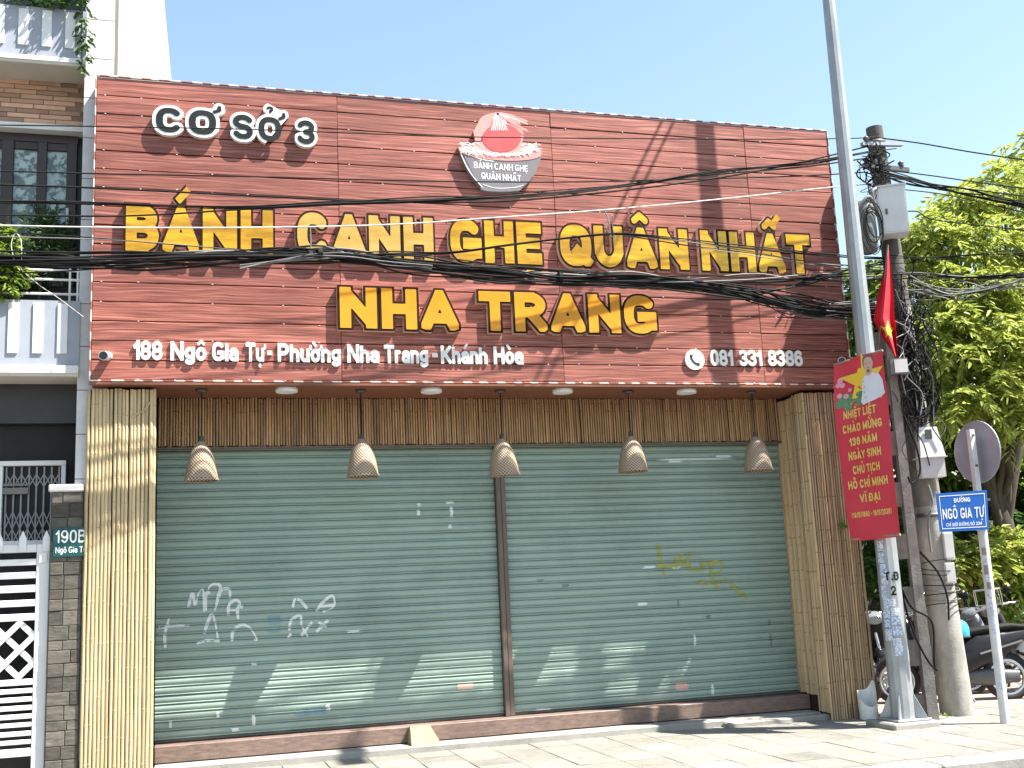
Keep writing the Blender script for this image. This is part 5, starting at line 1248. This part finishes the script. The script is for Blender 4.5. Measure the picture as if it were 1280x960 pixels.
# right of the pole: cables leaving towards the right
R_ = dict(x0=1100, x1=1300)
cable([(1096, 172), (1150, 179), (1220, 191), (1310, 204)], 10.36, 9.6, .008, 'topmost cable leaving the pole across the sky to the right', **R_)
cable([(1100, 212), (1160, 219), (1230, 229), (1310, 239)], 10.36, 9.6, .007, 'second cable from the top leaving the pole to the right', **R_)
bundle([(1096, 214), (1125, 224), (1160, 232), (1200, 241), (1250, 251), (1310, 262)], 10.34, 9.6, 5, .022, .010, 'thick black cable bundle leaving the pole above the tree', seed=31, **R_)
cable([(1110, 222), (1180, 232), (1240, 240), (1310, 249)], 10.3, 9.6, .007, 'thin cable just above the thick bundle right of the pole', **R_)
cable([(1120, 236), (1180, 243), (1240, 256), (1310, 273)], 10.3, 9.6, .006, 'thin cable just below the thick bundle right of the pole', **R_)
cable([(1135, 264), (1148, 265), (1165, 274), (1220, 281), (1310, 291)], 10.2, 9.6, .007, 'cable leaving the white cabinet across the tree', **R_)
bundle([(1105, 343), (1150, 344.5), (1200, 345.5), (1250, 346), (1310, 345)], 10.3, 9.7, 6, .022, .006, 'level band of cables crossing the tree at the height of the gold letters', seed=33, mats=('cable', 'cable_grey'), **R_)
bundle([(1105, 322), (1150, 322), (1220, 318), (1310, 312)], 10.3, 9.7, 3, .03, .005, 'thin cables crossing the tree just above the level band', seed=34, **R_)
bundle([(1130, 365), (1170, 362), (1200, 358), (1240, 352), (1310, 342)], 10.3, 9.7, 8, .055, .005, 'untidy hanging wires fanning out right of the poles', seed=35, mats=('cable', 'cable_grey'), **R_)
bundle([(1140, 348), (1180, 366), (1220, 368), (1260, 356), (1310, 344)], 10.2, 9.7, 6, .05, .005, 'slack wires sagging below the level band over the tree', seed=36, mats=('cable', 'cable_grey'), **R_)
# tangle of service wires round the poles
WT = thing('wire_tangle', tuple(PY(1140, 470, 10.25)), 'dense tangle of black service wires hanging on the poles behind the flag', 'wires')
rr = random.Random(77)
for k in range(58):
    x = rr.uniform(1116, 1158); y = rr.uniform(330, 430); L_ = rr.uniform(60, 170); yy = rr.uniform(10.15, 10.34); pts = []
    for i in range(7): pts.append(PY(x + rr.gauss(0, 7) + i * L_ * .017, y + L_ * i / 6, yy + rr.gauss(0, .02)))
    MB().tube(spline(pts, 5), rr.uniform(.003, .008), 5).build('wire', rr.choice(['cable'] * 7 + ['cable_grey']), WT)
for k in range(34):
    cx, cy = rr.uniform(1122, 1160), rr.uniform(345, 500); r1, r2 = rr.uniform(.04, .13), rr.uniform(.05, .16); c = PY(cx, cy, rr.uniform(10.15, 10.3)); a0 = rr.uniform(0, 6); tl = rr.uniform(-.8, .8)
    MB().tube([c + Vector((r1 * math.cos(a0 + t_) + .03 * math.sin(3 * t_), tl * .05 * math.sin(t_), r2 * math.sin(a0 + t_))) for t_ in np.linspace(0, rr.uniform(3, 7), 18)], rr.uniform(.003, .006), 5).build('wire', rr.choice(['cable'] * 6 + ['cable_grey']), WT)
for k in range(20):
    x, y = rr.uniform(1080, 1108), rr.uniform(165, 225); pts = [PY(x + rr.gauss(0, 9), y + i_ * rr.uniform(3, 11), 10.32 + rr.gauss(0, .04)) for i_ in range(5)]
    MB().tube(spline(pts, 5), rr.uniform(.004, .010), 5).build('wire', 'cable', WT)
CO = thing('cable_coil', tuple(PY(1156, 520, 10.2)), 'coil of black cable hanging above the white meter box', 'cable')
for k in range(14):
    c = PY(1152 + rr.gauss(0, 4), 500 + rr.gauss(0, 5), 10.2 + .008 * k); r1 = rr.uniform(.12, .19)
    MB().tube([c + Vector((r1 * math.cos(t_), .02 * math.sin(2 * t_ + k), r1 * .9 * math.sin(t_) - .02)) for t_ in np.linspace(0, 6.28, 24)], .006, 5, caps=False).build('loop', 'cable', CO)
for i, (px, y0, y1, lb_) in enumerate((
    ([(1128, 738), (1140, 760), (1165, 778), (1168, 830), (1172, 838)], 10.1, 10.2, 'black cable looping from the lamp post to the slotted pole'),
    ([(1112, 640), (1128, 742), (1142, 790), (1160, 826), (1172, 838)], 10.1, 10.2, 'black cable running down the slotted pole'),
    ([(1130, 520), (1146, 560), (1150, 590), (1140, 604), (1135, 596)], 10.12, 10.12, 'black cable hanging in a bow left of the meter box'),
    ([(1150, 690), (1172, 715), (1184, 745), (1186, 775)], 10.15, 10.2, 'black cable hanging beside the lower junction box'),
    ([(1160, 606), (1166, 630), (1160, 650), (1164, 690)], 10.2, 10.2, 'grey conduit below the meter box'))):
    cable(px, y0, y1, .011 if i < 4 else .014, lb_, 'cable' if i < 4 else 'cable_grey', x0=px[0][0], x1=px[-1][0] + .01)
o = thing('wire_coils', tuple(PY(1170, 740, 10.2)), 'grey wire wound round the round concrete pole at mid height', 'wires')
for k in range(9):
    z = 1.15 + .055 * k + rr.gauss(0, .01); p = rpos(z); r1 = .19 + rr.uniform(0, .03); tl = rr.uniform(-.05, .05)
    MB().tube([p + Vector((r1 * math.cos(t_), r1 * math.sin(t_), tl * math.sin(t_))) for t_ in np.linspace(0, 6.28, 26)], .005, 5, caps=False).build('turn', rr.choice(['cable', 'cable_grey']), o)

# ================================================================== MOTORBIKES
def scooter(loc, rz, label, body='bike_black', rack=False, lean=.10):
    S = thing('motorbike', loc, label, 'motorbike', 'motorbikes parked beside the poles')
    mx = Matrix.Translation(loc) @ Matrix.Rotation(rz, 4, 'Z') @ Matrix.Rotation(lean, 4, 'X')
    def bp(mb, name, m, p=S):
        mb.v = [tuple(mx @ Vector(q)) for q in mb.v]; return mb.build(name, m, p)
    def loft(secs, n=14):
        vs = []
        for x, zc, hz, hy in secs: vs += [(x, hy * math.copysign(abs(math.cos(a)) ** .7, math.cos(a)), zc + hz * math.copysign(abs(math.sin(a)) ** .8, math.sin(a))) for a in (2 * math.pi * k / n for k in range(n))]
        k_ = len(secs); mb = MB().add(vs, [(i * n + k, i * n + (k + 1) % n, (i + 1) * n + (k + 1) % n, (i + 1) * n + k) for i in range(k_ - 1) for k in range(n)], True)
        return mb.add(vs[:n], [tuple(range(n))[::-1]]).add(vs[-n:], [tuple(range(n))])
    for x, nm in ((.64, 'front_wheel'), (-.62, 'rear_wheel')):
        wv = bp(MB().tube([(x + .195 * math.cos(t), 0, .26 + .195 * math.sin(t)) for t in np.linspace(0, 2 * math.pi, 25)], .03, 6, caps=False), nm, 'chrome')
        bp(MB().tube([(x + .235 * math.cos(t), 0, .27 + .235 * math.sin(t)) for t in np.linspace(0, 2 * math.pi, 29)], .042, 8, caps=False), 'tyre', 'rubber', wv)
        sp_ = MB().lathe([(.05, -.06), (.05, .06)], (x, 0, .265), 12, 'y')
        for k in range(5): a = 2 * math.pi * k / 5; sp_.bar((x, 0, .265), (x + .19 * math.cos(a), 0, .265 + .19 * math.sin(a)), .03, .025)
        bp(sp_, 'rim', 'chrome', wv)
    bp(loft([(-.98, .78, .03, .03), (-.88, .74, .07, .09), (-.6, .64, .17, .15), (-.3, .57, .21, .165), (-.12, .46, .19, .15), (.0, .38, .10, .13)]), 'body_shell', body)
    bp(loft([(-.9, .815, .03, .09), (-.7, .83, .045, .135), (-.4, .80, .05, .14), (-.1, .755, .05, .12), (.06, .70, .04, .08)]), 'seat', 'bike_seat')
    bp(loft([(-.12, .30, .05, .13), (.1, .28, .04, .15), (.34, .29, .05, .15)]), 'footboard', 'bike_black')
    bp(loft([(.30, .40, .14, .16), (.38, .58, .22, .19), (.44, .74, .24, .17), (.50, .86, .16, .12), (.52, .95, .06, .08)]), 'front_apron', body)
    bp(loft([(.42, .50, .05, .06), (.56, .54, .05, .075), (.72, .53, .045, .07), (.86, .42, .04, .05)]), 'front_fender', body)
    bp(MB().tube([(.48, 0, .80), (.58, .0, .50), (.64, .07, .27)], .022, 8).tube([(.58, 0, .5), (.64, -.07, .27)], .022, 8), 'fork', 'chrome')
    bp(MB().tube(spline([(.30, .34, 1.02), (.36, .2, 1.02), (.44, 0, .98), (.36, -.2, 1.02), (.30, -.34, 1.02)], 5), .014, 8), 'handlebar', 'chrome')
    for s in (1, -1):
        bp(MB().tube([(.27, s * .38, 1.02), (.33, s * .26, 1.02)], .019, 8), 'grip', 'rubber')
        bp(MB().tube([(.36, s * .22, 1.03), (.35, s * .27, 1.18)], .006, 6).lathe([(.0, -.012), (.05, -.01), (.052, .008), (.0, .012)], (.34, s * .28, 1.21), 12, 'x'), 'mirror', 'bike_black')
        bp(MB().bar((-.80, s * .150, .66), (-.3, s * .170, .53), .022, .006), 'side_stripe', 'bike_grey')
    bp(loft([(.47, .96, .08, .12), (.54, .95, .075, .115), (.58, .93, .05, .08)]), 'headlight', 'lens')
    bp(MB().tube([(-.1, -.12, .22), (-.35, -.15, .24), (-.45, -.16, .27), (-.86, -.17, .40), (-.9, -.17, .415)], [.02, .025, .05, .06, .045], 12), 'exhaust', 'steel_dark')
    bp(MB().bar((-.85, -.235, .41), (-.5, -.235, .31), .06, .01), 'exhaust_shield', 'chrome')
    bp(loft([(-.99, .74, .03, .07), (-1.03, .73, .035, .06)]), 'tail_light', 'logo_red')
    bp(loft([(-.78, .54, .02, .07), (-.95, .46, .03, .07), (-1.02, .34, .03, .06)]), 'rear_fender', 'bike_black')
    bp(loft([(-.75, .27, .07, .06), (-.4, .27, .10, .09), (-.1, .28, .08, .08)]), 'engine', 'steel_dark')
    bp(MB().tube([(-.1, .1, .2), (-.14, .24, .0)], .012, 6), 'side_stand', 'steel_dark')
    if rack:
        rk_ = MB()
        for y in np.linspace(-.15, .15, 6): rk_.tube([(.55, y, 1.03), (.95, y, 1.05)], .006, 5)
        for x in np.linspace(.55, .95, 6): rk_.tube([(x, -.15, 1.035 + (x - .55) * .05), (x, .15, 1.035 + (x - .55) * .05)], .006, 5)
        for x in (.55, .95):
            for y in (-.15, .15): rk_.tube([(x, y, 1.04), (x, y, 1.24)], .006, 5)
        rk_.tube([(.55, -.15, 1.24), (.95, -.15, 1.24), (.95, .15, 1.24), (.55, .15, 1.24), (.55, -.15, 1.24)], .009, 6)
        bp(rk_, 'basket', 'chrome')
    return S
scooter((8.52, 11.5, 0), math.radians(160), 'black motorbike parked nearest, right of the round concrete pole')
scooter((9.75, 11.9, 0), math.radians(172), 'silver bodied motorbike at the right edge of the picture', 'bike_grey')
scooter((9.2, 12.9, 0), math.radians(-118), 'dark motorbike with a wire basket behind the nearest one', rack=True)
scooter((8.5, 13.1, 0), math.radians(-108), 'dark motorbike without rack behind the round concrete pole', lean=.06)
scooter((10.4, 13.0, 0), math.radians(-125), 'dark motorbike with a wire basket farthest to the right', rack=True)
scooter((7.75, 12.6, 0), math.radians(-95), 'dark motorbike half hidden behind the lamp post', lean=.07)
hc = PY(1196, 789, 11.2)
HM = thing('helmet', tuple(hc), 'shiny teal open face helmet hanging on the nearest motorbike', 'helmet')
MB().lathe([(.132, -.06), (.138, -.02), (.135, .04), (.115, .09), (.07, .125), (.0, .138)], tuple(hc), 24, caps=False).build('helmet_shell', 'helmet', HM)
MB().lathe([(.136, -.075), (.142, -.068), (.141, -.055), (.134, -.055), (.12, -.06)], tuple(hc), 24, caps=False).build('helmet_rim', 'rubber', HM)

# ================================================================== TREES AND YARD
YWL = MB().box(6.8, 22, 18.2, 18.4, 0, 2.6).build('yard_wall', 'old_wall'); tag(YWL, 'low weathered grey wall in the shade behind the parked motorbikes', 'wall')
def limb(mb, a, b, r0, r1, sag=.0, seed=0):
    rr = random.Random(seed); a, b = Vector(a), Vector(b); pts = []
    for i in range(7):
        s = i / 6; p = a.lerp(b, s) + Vector((rr.gauss(0, .04), rr.gauss(0, .04), math.sin(s * math.pi) * sag)) * (1 if 0 < i < 6 else 0); pts.append(p)
    mb.tube(spline(pts, 3), [r0 + (r1 - r0) * i / 18 for i in range(19)], 8)
def tree(base, label, blobs, m, leaf, per, Lsp, seed, trunk_r=.22, fork=2.2, name='tree', inner=None):
    r = np.random.default_rng(seed)
    T = thing(name, base, label, 'tree'); mb = MB(); f = Vector(base) + Vector((.1, 0, fork))
    limb(mb, base, f, trunk_r, trunk_r * .7, 0, seed)
    for i, (c, rad, n) in enumerate(blobs): limb(mb, f - Vector((0, 0, random.uniform(0, fork * .3))), Vector(c), trunk_r * .38, .02, .15, seed + i)
    mb.build('trunk', 'bark', T)
    spv = []
    for c, rad, n in blobs: spv += blob_sprays(r, c, rad, int(n * 1.35), Lsp, .05, .35)
    leaf_cloud('crown', m, T, spv, leaf, per, .55, seed)
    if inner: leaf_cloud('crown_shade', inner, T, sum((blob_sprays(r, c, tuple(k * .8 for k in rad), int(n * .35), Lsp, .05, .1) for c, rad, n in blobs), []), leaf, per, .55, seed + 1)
    return T
def B_(px, py, y, rx, rz, n): p = PY(px, py, y); return (tuple(p), (rx, rx * .9, rz), n)
tree((11.9, 14.6, 0), 'tall bright green tree spreading above the parked motorbikes', [
    B_(1255, 232, 14.6, .75, .42, 62), B_(1200, 255, 14.4, .6, .36, 52), B_(1160, 290, 14.2, .55, .36, 50), B_(1225, 300, 14.0, .75, .42, 62), B_(1275, 300, 14.4, .7, .5, 60),
    B_(1160, 345, 14.0, .6, .38, 52), B_(1215, 360, 13.8, .7, .4, 60), B_(1270, 370, 13.8, .7, .45, 60), B_(1180, 400, 13.7, .55, .36, 50), B_(1240, 415, 13.5, .7, .4, 62), B_(1285, 440, 13.6, .6, .4, 46),
    B_(1190, 450, 13.6, .6, .36, 54), B_(1250, 475, 13.4, .62, .36, 56), B_(1200, 500, 13.5, .55, .32, 46), B_(1276, 520, 13.4, .5, .34, 42), B_(1140, 320, 14.8, .5, .5, 40), B_(1310, 250, 14.8, .8, .6, 50), B_(1310, 340, 14.2, .7, .6, 50), B_(1300, 190, 15.2, .8, .5, 44)],
    'leaf_bright', (.17, .052), 16, .42, 41, .2, 2.4)
tree((11.2, 15.8, 0), 'darker green tree behind the bright one, its dark crown filling the gap by the poles', [
    B_(1085, 360, 15.5, .6, .5, 46), B_(1075, 420, 15.6, .55, .5, 46), B_(1130, 420, 15.5, .6, .5, 50), B_(1150, 480, 15.4, .7, .5, 56), B_(1210, 540, 15.6, .9, .5, 66), B_(1270, 560, 15.6, .8, .5, 60), B_(1180, 580, 15.6, .7, .5, 56), B_(1240, 610, 15.8, .9, .45, 60), B_(1290, 620, 15.6, .7, .5, 50), B_(1110, 500, 16, .8, .6, 50), B_(1095, 600, 16.4, .9, .7, 56), B_(1160, 640, 16.4, .9, .6, 60)],
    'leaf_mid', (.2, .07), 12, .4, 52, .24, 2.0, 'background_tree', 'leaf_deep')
def shrub(px, py, y, rx, rz, n, m, label, seed, leaf=(.15, .07)):
    r = np.random.default_rng(seed); p = PY(px, py, y); T = thing('shrub', (p.x, p.y, 0), label, 'shrub', 'shrubs behind the motorbikes')
    mb = MB()
    for k in range(5): limb(mb, (p.x + random.gauss(0, .06), p.y, 0), p + Vector((random.gauss(0, rx * .6), random.gauss(0, .15), random.uniform(-.1, rz * .6))), .03, .01, 0, seed + k)
    mb.build('stem', 'bark', T); leaf_cloud('foliage', m, T, blob_sprays(r, tuple(p), (rx, rx * .7, rz), n, .32, .1, .3), leaf, 10, .5, seed)
shrub(1205, 700, 13.9, .55, .45, 130, 'leaf_bright', 'bright leafy shrub between the concrete pole and the sign pole', 61)
shrub(1265, 690, 14.0, .6, .45, 140, 'leaf_bright', 'bright leafy shrub right of the sign pole at the picture edge', 62)
shrub(1235, 740, 14.3, .7, .4, 120, 'leaf_mid', 'dim green shrub low behind the wire baskets', 63)
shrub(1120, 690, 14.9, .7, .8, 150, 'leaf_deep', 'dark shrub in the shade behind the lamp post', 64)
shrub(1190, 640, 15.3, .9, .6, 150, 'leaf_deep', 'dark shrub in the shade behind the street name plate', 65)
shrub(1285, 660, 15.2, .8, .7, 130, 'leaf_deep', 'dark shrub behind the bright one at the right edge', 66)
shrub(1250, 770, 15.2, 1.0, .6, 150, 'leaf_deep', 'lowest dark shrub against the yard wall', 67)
hv = np.random.default_rng(90); T = thing('hedge', (12, 17.4, 0), 'deep green hedge closing the yard in front of the grey wall', 'hedge')
leaf_cloud('foliage', 'leaf_deep', T, sum((blob_sprays(hv, (7.8 + 1.1 * k, 17.3, 2.2 + hv.normal(0, .3)), (.9, .5, 1.9), 120, .4, .1, .2) for k in range(10)), []), (.2, .085), 10, .5, 91)
MB().tube([(12, 17.3, 0), (12, 17.3, 2.5)], [.1, .05], 8).tube([(9.5, 17.3, 0), (9.5, 17.3, 2.5)], [.1, .05], 8).build('trunk', 'bark', T)
sg = thing('leaf_sprig', tuple(PY(1052, 657, 10.84)), 'tiny green sprig growing out of the right bamboo pillar', 'plant'); p = PY(1052, 657, 10.86)
leaf_cloud('foliage', 'leaf_mid', sg, [((p.x + rl_.normal(0, .02), p.y, p.z + rl_.normal(0, .02)), (rl_.normal(0, 1), -1, rl_.normal(0, 1)), .07) for _ in range(9)], (.05, .02), 4, .2, 96)
wd_ = thing('pavement_weed', (6.6, 10.0, 0), 'small weed growing at the foot of the slotted pole', 'weed')
p = PZ(1176, 899, 0); wd_.location = p; WLOC[wd_.name] = Vector(p)
leaf_cloud('foliage', 'leaf_mid', wd_, [((p.x + rl_.normal(0, .05), p.y + rl_.normal(0, .03), .004), (rl_.normal(0, .5), rl_.normal(0, .5), 1), .06) for _ in range(16)], (.035, .014), 5, .2, 95)
